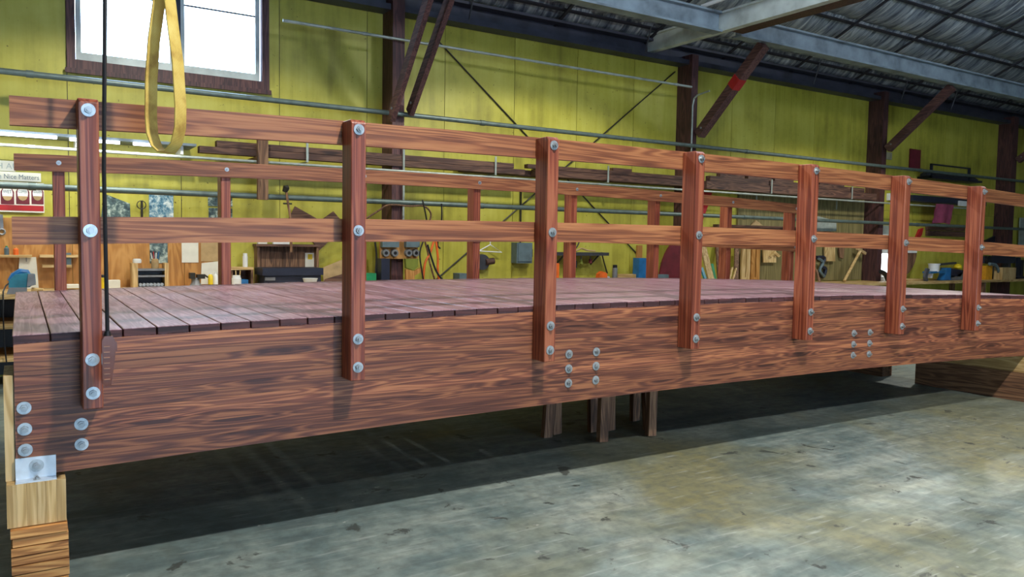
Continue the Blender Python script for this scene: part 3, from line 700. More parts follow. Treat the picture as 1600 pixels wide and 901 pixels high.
# organiser with pens and cup
a, b, z = on_bench(206, 263, 411, 6.0); og = thing('bench_organiser', 'wooden pigeonhole organiser with black shelves on the workbench', 'organiser', ((a+b)/2, 6.0, BZ))
zt = at_y(235, 420, 6.0).z; o1, o2 = at_y(215, 430, 6.0).x, at_y(257, 430, 6.0).x
obj('side_panel', B(box, a, o1, 5.97, 6.2, BZ, z), 'fir_z', og); obj('side_panel', B(box, o2, b, 5.97, 6.2, BZ, z), 'fir_z', og)
obj('back', B(box, o1, o2, 6.18, 6.2, BZ, zt), 'black', og)
for zz in (BZ, (BZ+zt)/2+.02, zt-.02): obj('shelf', B(box, o1, o2, 5.97, 6.18, zz, zz+.022), 'greysteel', og)
for k in range(7):
    xx = o1+.03+k*(o2-o1-.06)/6
    one('socket', 'small steel socket lying on the organiser bottom shelf', 'socket', B(tube, [(xx, 5.99, BZ+.045), (xx, 6.06, BZ+.045)], .02, 8), 'galv', 'sockets on the organiser shelf')
can('mug', 'white mug standing on the organiser side', 'mug', 214, 14, 404, 6.08, 'white', z0=z)
pcn = can('pen_can', 'tan can of pens standing on the organiser', 'can', 242, 12, 404, 6.08, 'cardboard', z0=zt+.002)
cx_ = at_y(242, 404, 6.08).x
for k, mm in enumerate(('white', 'red', 'white', 'blue')):
    obj('pen', B(tube, [(cx_-.02+k*.014, 6.08, zt+.06), (cx_-.045+k*.03, 6.08, zt+.19+.015*(k % 2))], .006, 6), mm, pcn)
# vise
q = on_bench(296, 315, 426, 6.0); vz = thing('bench_vise', 'dark iron bench vise beside the pinned papers', 'vise', ((q[0]+q[1])/2, 6.0, BZ))
m = (q[0]+q[1])/2
obj('base', B(lathe, (m, 6.0, BZ), [(.075, 0), (.07, .03), (.05, .06), (.05, .12)]), 'greysteel', vz, smooth=True)
obj('jaw', shapes((box, q[0]-.0, m-.012, 5.94, 6.06, BZ+.11, q[2]), (box, m+.012, q[1]+.03, 5.94, 6.06, BZ+.11, q[2]-.02)), 'rod', vz, bevel=.01)
obj('handle', B(tube, [(q[1]+.05, 5.9, q[2]-.05), (q[1]+.05, 6.1, q[2]-.03)], .01, 6), 'rod', vz)
bottle(329, 426, 444, 6.0, .03, 'yellow', 'yellow bottle on the bench below curled paper note', 'white')
bottle(337, 425, 444, 6.02, .026, 'white', 'white bottle on the bench beside the yellow bottle', 'white')
# shelf with spray can, bucket, toolbox
a, b, c, d = rect(357, 417, 393, 421, 6.1)
ss = thing('bench_shelf', 'low brown shelf box on the bench behind the white bucket', 'shelf', ((a+b)/2, 6.1, BZ))
obj('shelf_board', B(box, a, b, 6.0, 6.3, c, d), 'fir_x', ss); obj('back', B(box, a, b, 6.27, 6.3, BZ, c), 'old_x', ss)
for x in (a, b-.03): obj('side_panel', B(box, x, x+.03, 6.0, 6.27, BZ, c), 'old_z', ss)
can('spray_can', 'white spray can standing on the low brown shelf', 'can', 383, 8, 395.5, 6.1, 'white', z0=d)
bk = can('bucket', 'white plastic bucket with green smear and two sticks', 'bucket', 369.5, 15, 430, 5.85, 'white')
q = at_y(369, 430, 5.85); obj('stick', B(tube, [(q.x-.0, 5.85, q.z-.05), (q.x-.005, 5.85, q.z+.06)], .006, 6), 'fir_z', bk); obj('stick', B(tube, [(q.x+.04, 5.85, q.z-.05), (q.x+.05, 5.85, q.z+.06)], .006, 6), 'fir_z', bk)
bbox_item('blue_tray', 'flat blue tray on the bench beside the bucket', 'tray', 377, 388, 437, 5.9, .2, 'blue')
a, b, z = on_bench(410, 505, 419, 5.75); tb = thing('toolbox', 'black metal toolbox with overhanging lid on the bench', 'toolbox', ((a+b)/2, 5.75, BZ))
zl = at_y(450, 430, 5.75).z
obj('body', B(box, a+.03, b-.02, 5.78, 6.12, BZ, zl), 'navy', tb, bevel=.008); obj('lid', B(box, a, b, 5.74, 6.14, zl, z), 'navy', tb, bevel=.012)
q = rect(414, 433, 430, 438, 5.77); obj('latch', B(box, q[0], q[1], 5.765, 5.78, q[2], q[3]), 'greysteel', tb)
q = rect(472, 434, 491, 439, 5.7); one('paper_plate', 'white crumpled dish on the bench before the toolbox', 'dish', B(lathe, ((q[0]+q[1])/2, 5.62, BZ), [(.05, 0), (.06, .02), (.095, q[3]-BZ), (.088, q[3]-BZ-.004)]), 'white', smooth=True)
a, b, c, d = rect(401, 385, 497, 420, 6.25); cbn = thing('wall_cabinet', 'open brown wooden cabinet board above the black toolbox', 'cabinet', ((a+b)/2, 6.25, BZ))
obj('back', B(box, a, b, 6.34, 6.38, BZ, d), 'old_z', cbn); obj('top_board', B(box, a-.02, b+.02, 6.2, 6.38, d, d+.03), 'old_x', cbn)
for x in (a, b-.03): obj('side_panel', B(box, x, x+.03, 6.22, 6.34, BZ, d), 'old_z', cbn)
q = rect(478, 395, 492, 417, 6.3); obj('pinned_note', B(box, q[0], q[1], 6.33, 6.34, q[2], q[3]), 'paper', cbn)
q = rect(482, 397, 489, 405, 6.3); obj('note_mark', B(box, q[0], q[1], 6.327, 6.33, q[2], q[3]), 'yellow', cbn)
q = rect(404, 380.5, 418, 383, 6.2); one('white_strip', 'shorter white strip lying on the brown cabinet top', 'strip', B(box, q[0], q[1], 6.22, 6.28, d+.031, d+.055), 'paper')
q = rect(428, 380.5, 453, 383.5, 6.2); one('white_strip', 'longer white strip lying on the brown cabinet top', 'strip', B(box, q[0], q[1], 6.22, 6.28, d+.031, d+.06), 'white')
poly_px('cardboard_sheet', 'tan cardboard sheet leaning beside the toolbox with scribbles', 'cardboard', [(506, 442), (504, 418), (533, 406), (548, 406), (548, 436)], 6.1, .01, 'cardboard')
poly_px('cardboard_sheet', 'dark edged cardboard sheet beneath the scribbled one', 'cardboard', [(504, 444), (508, 436), (548, 424), (548, 444)], 6.05, .012, 'old_x')
poly_px('board_offcut', 'brown board offcut tilted behind the pipe clamp', 'board', [(448, 348), (461, 322), (500, 344), (500, 352)], 6.33, .02, 'old_x')
poly_px('board_offcut', 'brown board offcut with pointed lower corner above cardboard', 'board', [(490, 352), (521, 330), (540, 352), (499, 391), (470, 352)], 6.36, .02, 'old_x')
# clamp on pipe
q0, q1, q2 = at_y(447, 296, 5.9), at_y(450, 318, 5.9), at_y(455, 345, 5.9)
cl = thing('pipe_clamp', 'rusty pipe clamp hanging on the green pipe', 'clamp', q2)
obj('head', B(tube, [q0+Vector((-.02, 0, -.03)), q0+Vector((.0, 0, .02)), q0+Vector((.03, 0, .03))], [.03, .045, .03], 8), 'rod', cl, smooth=True)
obj('bar', B(tube, [q0, q1, q2, q2-Vector((0, 0, .4))], .016, 8), 'old_z', cl, smooth=True); obj('screw', B(tube, [q1+Vector((-.06, 0, .0)), q1+Vector((.05, 0, 0))], .012, 6), 'rod', cl)
# rack hanger block and stored lumber
a, b, c, d = rect(402, 221, 418, 312, 5.9)
hb = thing('rack_hanger', 'brown wooden hanger block dropping below stored lumber by the sling', 'hanger', ((a+b)/2, 5.9, c)); obj('upright', B(box, a, b, 5.86, 5.93, c, d+.15), 'old_z', hb, bevel=.005); obj('arm', B(box, a, b, 5.93, 6.386, 2.598, 2.632), 'old_y', hb)
def lumber(x0, x1, y0, y1, z0, z1, label): one('lumber_board', label, 'board', B(box, x0, x1, y0, y1, z0, z1), 'old_x', 'lumber stored on the wall rack', bevel=.004)
lumber(1.6, 6.3, 6.0, 6.14, 2.64, 2.72, 'long dark board on the wall rack, lowest by the sling')
lumber(1.8, 6.1, 6.0, 6.12, 2.725, 2.80, 'long dark board on the wall rack, atop the lowest by sling')
lumber(5.3, 10.4, 6.16, 6.3, 2.64, 2.73, 'long dark board on the wall rack across the cross bracing')
lumber(6.5, 9.7, 6.0, 6.13, 2.64, 2.745, 'long dark board on the wall rack before the cross bracing')
lumber(6.35, 9.75, 6.0, 6.1, 2.75, 2.81, 'long dark board on the wall rack, topmost before the cross bracing')
lumber(10.2, 15.3, 6.0, 6.14, 2.62, 2.76, 'long dark board on the wall rack above the olive plywood')
lumber(10.3, 14.9, 6.02, 6.13, 2.765, 2.86, 'long dark board atop another above the olive plywood')
for k, (x0, x1, h) in enumerate(((8.05, 8.45, .05), (10.55, 11.2, .1), (11.3, 11.95, .09), (12.05, 12.6, .08), (13.4, 14.2, .09))):
    z = 2.812 if k == 0 else 2.862
    one('wood_offcut', ['short brown offcut on the lumber before the cross bracing', 'brown block on the lumber nearest the braced column', 'brown block on the lumber, second from braced column', 'brown block on the lumber, third from braced column', 'brown block on the lumber nearest the dark column'][k], 'block', B(box, x0, x1, 6.02, 6.11, z, z+h), 'old_x', 'blocks lying on the stored lumber', bevel=.004)
for x, w in ((2.9, 'behind the second railing post'), (5.75, 'beside the drop conduit'), (7.9, 'amid the cross bracing'), (11.9, 'over the leaning boards'), (14.4, 'near the dark column')):
    one('rack_bracket', 'thin steel rack bracket under stored lumber %s' % w, 'bracket', shapes((box, x, x+.03, 5.98, 6.384 if x < 11 else 6.344, 2.605, 2.618), (box, x, x+.03, 5.975, 5.985, 2.605, 2.88), (box, x, x+.03, 6.37 if x < 11 else 6.33, 6.384 if x < 11 else 6.344, 2.4, 2.605)), 'conduit', 'steel brackets of the lumber rack')
for r0, r1 in ():
    pass
# electrical boxes near first column
a, b, c, d = rect(591, 376, 650, 404, 6.0); bp = thing('switch_board', 'brown backboard with two grey outlet boxes on the column', 'panel', ((a+b)/2, 5.95, c))
obj('backboard', B(box, a, b, 5.94, 5.97, c, d+.12), 'ply', bp)
for x0, x1 in ((596, 622), (633, 654)):
    q = rect(x0, 374, x1, 386, 5.9); bx = obj('outlet_box', B(box, q[0], q[1], 5.86, 5.94, q[2], q[3]+.08), 'greybox', bp, bevel=.01)
    for fx in (.26, .8):
        cx_ = q[0]+(q[1]-q[0])*fx; cz_ = at_y((x0+x1)/2, 395, 5.9).z
        obj('socket_ring', B(tube, [(cx_, 5.94, cz_), (cx_, 5.88, cz_)], [.055, .05], 12), 'greysteel', bp, smooth=True)
        obj('socket_hole', B(tube, [(cx_, 5.882, cz_), (cx_, 5.876, cz_)], .024, 10), 'black', bp)
def hose(pts, Y, r, mat, label, name='hose', cat='hose'):
    P = [at_y(x, y, Y) for x, y in pts]; sm = []
    for i in range(len(P)-1):
        p0, p1, p2, p3 = P[max(i-1, 0)], P[i], P[i+1], P[min(i+2, len(P)-1)]
        for k in range(5):
            t = k/5; sm.append(.5*((2*p1)+(p2-p0)*t+(2*p0-5*p1+4*p2-p3)*t*t+(3*p1-p0-3*p2+p3)*t**3))
    sm.append(P[-1]); one(name, label, cat, B(tube, sm, r, 6), mat, 'hoses and cords on the wall', smooth=True)
hose([(562, 348), (590, 330), (608, 320), (640, 322), (662, 322), (673, 333), (670, 350), (664, 372), (668, 392), (672, 412), (680, 440)], 5.84, .013, 'old_y', 'brown hose draped over the green pipe by the column')
hose([(660, 312), (666, 340), (668, 365), (660, 380), (656, 400), (662, 440)], 5.8, .011, 'rod', 'dark cord hanging from the green pipe, nearer the column')
hose([(690, 318), (690, 345), (684, 380), (688, 388)], 5.9, .012, 'black', 'short black cord hooked on the green pipe')
hose([(678, 376), (672, 395), (664, 412), (661, 440)], 5.84, .016, 'orange', 'orange hose hanging beside the outlet boxes, curling inward')
hose([(681, 376), (684, 400), (684, 420), (686, 440)], 5.86, .016, 'orange', 'orange hose hanging straight beside the outlet boxes')
hose([(668, 382), (674, 402), (682, 424), (694, 440)], 5.78, .014, 'black', 'black cord slanting down to the bench past orange hoses')
hose([(586, 378), (588, 395), (588, 410), (587, 425), (588, 436)], 5.88, .014, 'rod', 'dark cord hanging at the backboard edge by the green box')
hose([(886, 380), (889, 388), (895, 390), (901, 386), (905, 378)], 6.2, .012, 'rod', 'dark looped cord on the wall above the dark shelf')
hose([(940, 394), (944, 410), (949, 427)], 6.2, .012, 'rod', 'dark cord dropping from shelf to the orange tool')
one('rag_bag', 'olive cloth bag hanging under the grey outlet boxes', 'bag', B(prism, [(p.x, p.z) for p in [at_y(*t, 5.84) for t in ((632, 404), (652, 404), (651, 416), (645, 422), (633, 418))]], 5.8, 5.86), 'olive', bevel=.01)
one('work_glove', 'tan leather glove hanging below the olive bag', 'glove', B(prism, [(p.x, p.z) for p in [at_y(*t, 5.85) for t in ((632, 420), (645, 423), (657, 417), (655, 425), (646, 430), (645, 440), (632, 440))]], 5.8, 5.84), 'ply', bevel=.01)
gb = bbox_item('green_carton', 'green carton on the bench beside second railing post', 'box', 566, 588, 427, 5.75, .2, 'green')
for x0, x1, tp, lab in ((596, 609, 404, 'dark power supply box standing under the outlet boxes'),): bbox_item('power_supply', lab, 'box', x0, x1, tp, 5.7, .18, 'navy')
bbox_item('metal_box', 'small grey metal box on bench beside the far post', 'box', 718, 730, 427, 6.0, .2, 'greybox')
# coat hanger, disc, electrical box
P = [at_y(x, y, 6.3) for x, y in ((748, 392), (766, 382), (784, 394), (748, 392))]
ch = thing('coat_hanger', 'white wire coat hanger on the yellow wall', 'hanger', P[0]); obj('wire', B(tube, P, .009, 6), 'white', ch); obj('hook', B(tube, [P[1], P[1]+Vector((0, 0, .05)), P[1]+Vector((.03, 0, .07))], .008, 6), 'white', ch)
c_ = at_y(748, 409, 6.38)
dk = thing('grinder_guard', 'dark round guard hanging on wall behind the far post', 'guard', c_)
obj('disc', B(tube, [(c_.x, 6.386, c_.z), (c_.x, 6.25, c_.z)], .12, 20), 'darkgrey', dk, smooth=True); obj('spout', B(tube, [(c_.x+.05, 6.25, c_.z), (c_.x+.19, 6.25, c_.z+.02)], .05, 10), 'old_x', dk, smooth=True)
a, b, c, d = rect(806, 379, 830, 411, 6.25); eb = thing('switch_box', 'grey electrical switch box on the yellow wall', 'switch box', ((a+b)/2, 6.25, c))
obj('enclosure', B(box, a, b, 6.22, 6.386, c, d), 'greybox', eb, bevel=.012); obj('cover', B(box, a+.02, b-.02, 6.205, 6.22, c+.03, d-.02), 'greybox', eb); obj('lever', B(box, b, b+.03, 6.25, 6.3, c+.1, c+.22), 'darkgrey', eb)
obj('conduit', B(tube, [((a+b)/2, 6.35, d), ((a+b)/2, 6.35, d+.9)], .014, 6), 'rod', eb)
# dark shelf with clutter
a, b, c, d = rect(866, 394, 947, 399, 6.2); ws = thing('tool_shelf', 'dark metal shelf on the yellow wall with hanging tools', 'shelf', ((a+b)/2, 6.2, c)); obj('shelf_board', B(box, a, b, 6.12, 6.386, c, d), 'darkgrey', ws)
for x in (a+.15, b-.2): obj('bracket', B(bar, (x, 6.36, c-.15), (x, 6.15, c), .02, .02), 'darkgrey', ws)
for k, (x0, x1, y0, y1, mm, lab) in enumerate(((896, 902, 400, 418, 'black', 'black tool hanging under the dark metal shelf, longest'), (905, 911, 400, 412, 'olive', 'olive tool hanging under the dark metal shelf'), (919, 926, 400, 411, 'maroon', 'dark red tool hanging under the dark metal shelf'))):
    q = rect(x0, y0, x1, y1, 6.22); e = thing('hand_tool', lab, 'tool', ((q[0]+q[1])/2, 6.22, q[2]), 'tools hanging under the dark shelf'); m_ = (q[0]+q[1])/2
    obj('grip', B(tube, [(m_, 6.22, q[2]), (m_, 6.22, q[2]+.6*(q[3]-q[2]))], .028, 8), mm, e, smooth=True); obj('shank', B(tube, [(m_, 6.22, q[2]+.6*(q[3]-q[2])), (m_, 6.22, q[3])], .012, 6), 'greysteel', e)
hose([(900, 392), (908, 388), (918, 391), (930, 392)], 6.2, .015, 'cardboard', 'tan cord coiled on top of the dark metal shelf')
bbox_item('orange_tube', 'orange cylinder edge beside the third railing post', 'tube', 866, 874, 411, 6.0, .12, 'orange')
q = rect(939, 424, 953, 433, 5.9); ot = thing('orange_tool', 'small orange hand tool lying on the bench plank', 'tool', ((q[0]+q[1])/2, 6.0, 1.0)); obj('body', B(prism, [(q[0], 1.0), (q[1], 1.0), (q[1]-.02, q[3]-.03), (q[0]+.08, q[3]), (q[0]+.02, q[3]-.04)], 5.95, 6.05), 'orange', ot, bevel=.008); obj('tip', B(tube, [(q[1]-.02, 6, 1.05), (q[1]+.06, 6, 1.04)], .03, 8), 'greysteel', ot)
can('spray_can', 'grey spray can with a black cap on the bench', 'can', 961, 6.5, 413.5, 6.0, 'greysteel', lid='black')
bbox_item('plank', 'pale narrow plank lying along the bench beside the spray can', 'plank', 966, 994, 428.5, 6.1, .15, 'fir_x')
jg = bbox_item('blue_jug', 'blue plastic jug beside the far post', 'jug', 999, 1010, 403, 6.05, .16, 'blue', bevel=.02)
bbox_item('upright_board', 'tan upright board on the wall behind the blue jug', 'board', 996, 1004, 383, 6.33, .03, 'ply')
# maroon quarter-round panel and drape by column two
P = [at_y(1022, 437, 6.1), at_y(1062, 437, 6.1)]
cxm = P[1].x; Rm = cxm-P[0].x
one('tilted_tabletop', 'maroon round tabletop edge leaning against the braced column', 'tabletop', B(prism, [(cxm, 1.002)]+[(cxm-Rm*math.cos(t*math.pi/20), 1.002+.76*math.sin(t*math.pi/20)) for t in range(11)], 5.95, 5.99), 'maroon')
bbox_item('grey_bundle', 'grey crumpled bundle on bench by maroon tabletop', 'bundle', 1024, 1045, 429, 5.8, .2, 'greybox', bevel=.03)
poly_px('red_sign', 'dark red shield shaped board on wall behind the lumber', 'board', [(1094, 296), (1113, 300), (1107, 320), (1099, 342), (1092, 342)], 6.3, .02, 'red')
# leaning boards and hanging wood scraps
def lean(x0, y0, x1, y1, w, mat, label, Y0=6.05, Y1=6.28):
    a = at_y(x0, y0, Y0); b = at_y(x1, y1, Y1); d_ = (b-a).normalized(); s_ = (a.z-.902)/d_.z; a = a-d_*s_
    one('leaning_board', label, 'board', B(bar, a, b, w, .03, (1, 0, 0)), mat, 'boards leaning on the wall')
lean(1111, 436, 1098, 384, .14, 'fir_z', 'wide pale board leaning beside the fourth railing post')
lean(1102, 436, 1096, 418, .06, 'teal', 'short teal strip leaning beside the fourth railing post', 6.0, 6.1)
lean(1117, 436, 1112, 412, .06, 'green', 'short green strip leaning behind the wide pale board', 6.1, 6.2)
lean(1140, 436, 1144, 418, .03, 'fir_z', 'thin pale stick leaning beside the far post', 5.9, 6.0)
lean(1145, 436, 1150, 419, .03, 'fir_z', 'thin pale stick leaning alongside its twin near yellow panel', 5.9, 6.0)
lean(1124, 430, 1121, 384, .10, 'old_z', 'brown board leaning against wall behind first far post gap', 6.22, 6.34)
lean(1150, 436, 1151, 384, .10, 'old_z', 'narrow brown board standing beside the slotted pale board')
def slotted(px, mat, label):
    a, b, c, d = rect(*px, 6.2); c = .881; w = (b-a); one('slotted_board', label, 'board', shapes((box, a, a+w*.42, 6.18, 6.22, c, d), (box, b-w*.42, b, 6.18, 6.22, c, d), (box, a+w*.42, b-w*.42, 6.18, 6.22, c, c+.12)), mat, 'slotted boards by the plywood')
slotted((1158, 386, 1171, 438), 'fir_z', 'pale board with one long slot before olive plywood')
slotted((1173, 388, 1186, 435), 'ply', 'amber board with one long slot before olive plywood')
def scrap(pts, mat, label, Y=6.28): poly_px('wood_scrap', label, 'wood scrap', pts, Y, .03, mat, 'wood scraps hung on plywood')
one('scrap_shelf', 'reddish ledge of scraps nailed across the olive plywood', 'shelf', B(box, at_y(1120, 352, 6.25).x, at_y(1305, 352, 6.25).x, 6.22, 6.345, at_y(1200, 358, 6.25).z, at_y(1200, 353, 6.25).z), 'old_x')
scrap([(1174, 352), (1182, 344), (1192, 352)], 'cardboard', 'triangular grey scrap above the ledge')
scrap([(1193, 388), (1213, 388), (1213, 410), (1193, 410)], 'fir_z', 'square pale block hung on plywood by far post')
poly_px('wood_scrap', 'arrow shaped pale scrap fixed on the square block', 'wood scrap', [(1203, 400), (1211, 392), (1220, 399), (1217, 402), (1211, 397), (1206, 402)], 6.24, .03, 'fir_x', 'wood scraps hung on plywood')
scrap([(1289, 385), (1305, 385), (1305, 408), (1289, 408)], 'fir_z', 'square tan block hung on plywood by the blue hoses')
scrap([(1311, 387), (1320, 387), (1318, 404), (1313, 402)], 'old_z', 'narrow dark scrap hung beside the square tan block')
poly_px('pale_sheet', 'pale grey sheet with sloped top behind fifth railing post', 'sheet', [(1270, 361), (1270, 337), (1280, 338), (1307, 345), (1307, 361)], 6.185, .03, 'conduit')
for k, pts in enumerate(([(1276, 402), (1288, 403), (1284, 416), (1290, 420), (1286, 432), (1278, 424)], [(1279, 404), (1286, 410), (1281, 422), (1288, 432)])):
    hose(pts, 6.3-.07*k, .04-.01*k, ['navy', 'greybox'][k], ['dark blue bundled hose hanging by square tan block', 'grey bundled cord hanging over the dark blue hose'][k])
hm = thing('long_mallet', 'pale long handled mallet leaning against the dark column', 'mallet', at_y(1319, 440, 6.0)); a_, b_ = at_y(1319, 441, 5.95), at_y(1344, 392, 6.2); a_.z = .91
obj('handle', B(tube, [a_, b_], .03, 8), 'fir_z', hm, smooth=True); obj('head', B(bar, at_y(1339, 388, 6.2), at_y(1352, 396, 6.2), .05, .06, (0, 1, 0)), 'cardboard', hm)
lean(1280, 438, 1275, 421, .05, 'old_z', 'short brown stick leaning below the blue hoses', 6.0, 6.1)
# lit doorway window beside third column
dw = bpy.data.objects.new('window_2', None); COL.objects.link(dw); dw['kind'] = 'structure'; a, b, c, d = rect(1376, 352, 1392, 428, 6.37); dw.location = ((a+b)/2, 6.37, c)
obj('pane', B(box, a, b, 6.376, 6.386, c, at_y(1384, 396, 6.37).z), 'tube', dw); obj('pane', B(box, a, b, 6.376, 6.386, at_y(1384, 366, 6.37).z, at_y(1384, 352, 6.37).z), 'conduit', dw)
obj('window_frame', shapes((box, a-.06, a, 6.35, 6.386, c-.05, d+.03), (box, b, b+.06, 6.35, 6.386, c-.05, d+.03), (box, a, b, 6.35, 6.386, at_y(1384, 396, 6.37).z, at_y(1384, 366, 6.37).z), (box, a, b, 6.35, 6.386, c-.05, c)), 'white', dw)
bbox_item('white_post', 'short white box below the small lit window', 'box', 1380, 1392, 432, 6.1, .15, 'white', .88)
hose([(1376, 424), (1383, 428), (1387, 437)], 5.9, .05, 'black', 'thick black hose curving beneath the small lit window')
# far right clutter
P = [at_y(1416, 392, 6.2), at_y(1433, 392, 6.2)]; R_ = P[1].x-P[0].x
one('round_panel', 'brown quarter round panel hanging beside the sixth railing post', 'panel', B(prism, [(P[0].x-.3, P[0].z)]+[(P[0].x-.3+(R_+.3)*math.cos(t*math.pi/16), P[0].z-.62*math.sin(t*math.pi/16)) for t in range(9)], 6.2, 6.23), 'old_z')
sheet('white_ledge', 'short white ledge above the brown quarter round panel', 'ledge', (1416, 391, 1433, 395), 6.17, .06, 'white')
st = thing('side_table', 'low pale topped table beside the blue grinder', 'table', at_y(1430, 455, 5.9)); st.location.z = .88
a, b = at_y(1405, 440, 5.9).x, at_y(1444, 440, 5.9).x; z = at_y(1430, 438, 5.9).z
obj('table_top', B(box, a, b, 5.8, 6.2, z, z+.03), 'fir_x', st)
for x in (a+.04, b-.1):
    for y in (5.83, 6.12): obj('leg', B(box, x, x+.05, y, y+.05, .88, z), 'fir_z', st)
gx = at_y(1483, 430, 5.9); gr = thing('bench_grinder', 'blue bench drill press with a yellow knob on the bench', 'machine', (gx.x, 5.9, .88))
def gp(x, y, Y=5.9): return at_y(x, y, Y)
def gpoly(nm, pts, mat, y0, y1): return obj(nm, B(prism, [(p.x, max(p.z, .881)) for p in [gp(*t) for t in pts]], y0, y1), mat, gr, bevel=.012)
gpoly('base', [(1456, 456), (1494, 456), (1494, 448), (1470, 447), (1456, 450)], 'blue', 5.75, 6.05)
gpoly('column', [(1468, 452), (1472, 430), (1475, 418), (1481, 418), (1480, 436), (1487, 452)], 'blue', 5.82, 5.98)
gpoly('motor', [(1480, 436), (1500, 422), (1502, 426), (1496, 452), (1487, 452)], 'greysteel', 5.8, 6.0)
gpoly('head', [(1480, 430), (1481, 419), (1500, 422), (1494, 432)], 'navy', 5.8, 6.0)
gpoly('table', [(1448, 424), (1470, 422), (1470, 425), (1448, 427)], 'blue', 5.8, 6.0)
gpoly('arm', [(1463, 412), (1492, 409), (1492, 412), (1463, 415)], 'darkgrey', 5.86, 5.94)
q = gp(1493, 416); obj('knob', B(lathe, (q.x, 5.85, q.z-.06), [(.04, 0), (.09, .03), (.09, .08), (.05, .12)], 12), 'yellow', gr, smooth=True)
q = gp(1459, 424); z1 = gp(1459, 413).z; obj('pot', B(lathe, (q.x, 5.9, q.z), [(.11, 0), (.12, z1-q.z), (.13, z1-q.z), (.13, z1-q.z+.02)], 14), 'white', gr, smooth=True)
gpoly('bracket', [(1452, 426), (1456, 426), (1454, 434), (1452, 434)], 'white', 5.86, 5.94)
hose([(1449, 420), (1446, 430), (1446, 434), (1447, 438)], 5.68, .055, 'darkgrey', 'thick grey hose standing beside the blue machine')
bbox_item('amber_case', 'upright amber case on the bench beyond the seventh railing post', 'case', 1541, 1551, 415, 5.66, .1, 'amber', .88)
bbox_item('wood_block', 'pale upright wood block on the bench beside dark tools', 'block', 1567, 1588, 418, 5.52, .2, 'fir_z', .75 if False else .881)
bbox_item('dark_case', 'dark case behind amber case on the bench', 'case', 1530, 1544, 425, 6.1, .15, 'navy', .88)
bbox_item('dark_case', 'black case behind the pale wood block', 'case', 1549, 1570, 420, 6.1, .15, 'black', .88)
bbox_item('dark_case', 'navy case standing beside the pale upright wood block', 'case', 1590, 1604, 432, 5.7, .2, 'navy', .88)
hose([(1546, 412), (1555, 414), (1559, 420), (1561, 426)], 5.62, .04, 'greybox', 'grey green hose arching over the amber case')
a, b, c, d = rect(1534, 400, 1582, 411, 5.85); dm = thing('dark_machine', 'long dark machine on wall bracket above the amber case', 'machine', ((a+b)/2, 6.1, c))
obj('body', B(box, a, b, 5.78, 5.96, c, d), 'navy', dm, bevel=.03); obj('nozzle', B(tube, [(a+.1, 5.8, (c+d)/2), (a+.1, 5.72, (c+d)/2)], .1, 14), 'black', dm, smooth=True); obj('stand', B(box, a+.5, a+.62, 5.8, 5.94, .881, c), 'darkgrey', dm); obj('stand', B(box, b-.3, b-.18, 5.8, 5.94, .881, c), 'darkgrey', dm)
for x, t_ in ((1593, 402), (1598, 406)): bbox_item('upright_bar', 'taller dark blue bar standing behind the navy case' if x < 1595 else 'shorter dark blue bar standing behind the navy case', 'bar', x-2, x+2, t_, 6.2, .06, 'navy', .88)
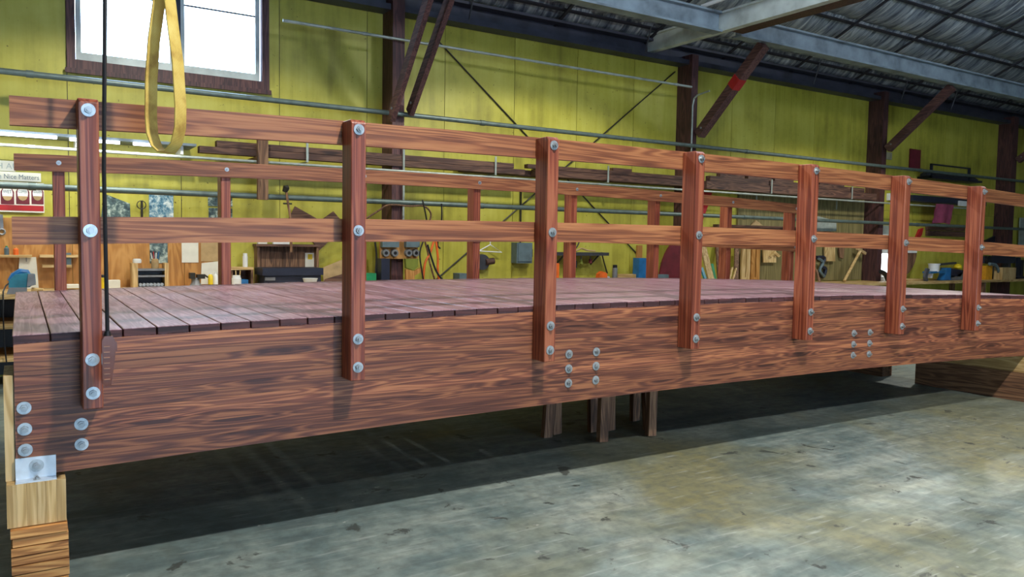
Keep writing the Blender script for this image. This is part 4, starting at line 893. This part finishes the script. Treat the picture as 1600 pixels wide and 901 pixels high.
# wall decorations on the right
sheet('red_sign', 'plain dark red rectangular sign high on the yellow wall', 'sign', (1421.5, 233, 1438.5, 267), 6.36, .02, 'maroon')
sheet('thermostat', 'small pale box on wall beside the dark column', 'box', (1385, 238, 1394, 249), 6.34, .04, 'outerwall')
a, b, c, d = rect(1452, 268, 1532, 282, 6.1); ht = thing('pipe_rack', 'dark steel rack of pipes high on the wall', 'rack', ((a+b)/2, 6.1, c))
obj('tray', B(box, a, b, 6.05, 6.386, c, c+.05), 'navy', ht); 
for k in range(4): obj('pipe', B(tube, [(a-.2+.1*k, 6.1+.08*k, c+.09), (b-.3+.2*k, 6.1+.08*k, c+.09)], .04, 8), 'darkgrey', ht, smooth=True)
obj('frame', shapes((box, a, a+.05, 6.05, 6.1, c, d+.12), (box, b-.6, b-.55, 6.05, 6.1, c, d+.12), (box, a, b-.55, 6.05, 6.1, d+.09, d+.12)), 'navy', ht)
a, b, c, d = rect(1420, 309, 1535, 318, 6.1); one('dark_rail', 'dark rail shelf on wall over pink cloth', 'shelf', B(box, a, b, 6.0, 6.386, c, d), 'navy', bevel=.01)
q = rect(1454, 319, 1483, 350, 6.0); bm = bmesh.new(); gr_ = []
for i in range(13):
    u = i/12; gr_.append([bm.verts.new((q[0]+(q[1]-q[0])*u+.02*math.sin(v_*2), 5.89+.03*math.sin(u*9)+.01*v_, q[3]-(q[3]-q[2])*v_/6*(1-.06*math.sin(u*3)))) for v_ in range(7)])
for i in range(12):
    for j in range(6): bm.faces.new((gr_[i][j], gr_[i+1][j], gr_[i+1][j+1], gr_[i][j+1]))
bmesh.ops.solidify(bm, geom=bm.faces[:], thickness=.012)
one('pink_cloth', 'pink cloth hanging from the dark rail shelf', 'cloth', bm, 'pink', smooth=True)
sheet('white_tag', 'white box at end of the dark rail shelf', 'box', (1500, 314, 1514, 322), 5.95, .05, 'white')
sheet('white_tag', 'white box on the wall beside the dark column', 'box', (1389, 302, 1397, 313), 6.33, .057, 'white')
for k, (y0, y1) in enumerate(((350, 360), (361, 369))): sheet('brown_plank', ['upper brown plank fixed on the wall under pink cloth', 'lower brown plank fixed on the wall under pink cloth'][k], 'plank', (1449, y0, 1508, y1), 6.33, .05, 'old_x', 'planks under the pink cloth')
poly_px('red_funnel', 'red pointed funnel on the wall above sixth rail', 'funnel', [(1432, 372), (1438, 358), (1443, 356), (1441, 366), (1437, 373)], 6.33, .056, 'red')
poly_px('blue_jacket', 'dark blue jacket hanging on the far column', 'jacket', [(1540, 376), (1556, 368), (1566, 366), (1566, 382), (1544, 382)], 6.33, .056, 'navy')
sheet('pale_board', 'tall pale board leaning at the wall beyond far column', 'board', (1593, 340, 1602, 400), 6.3, .03, 'conduit')
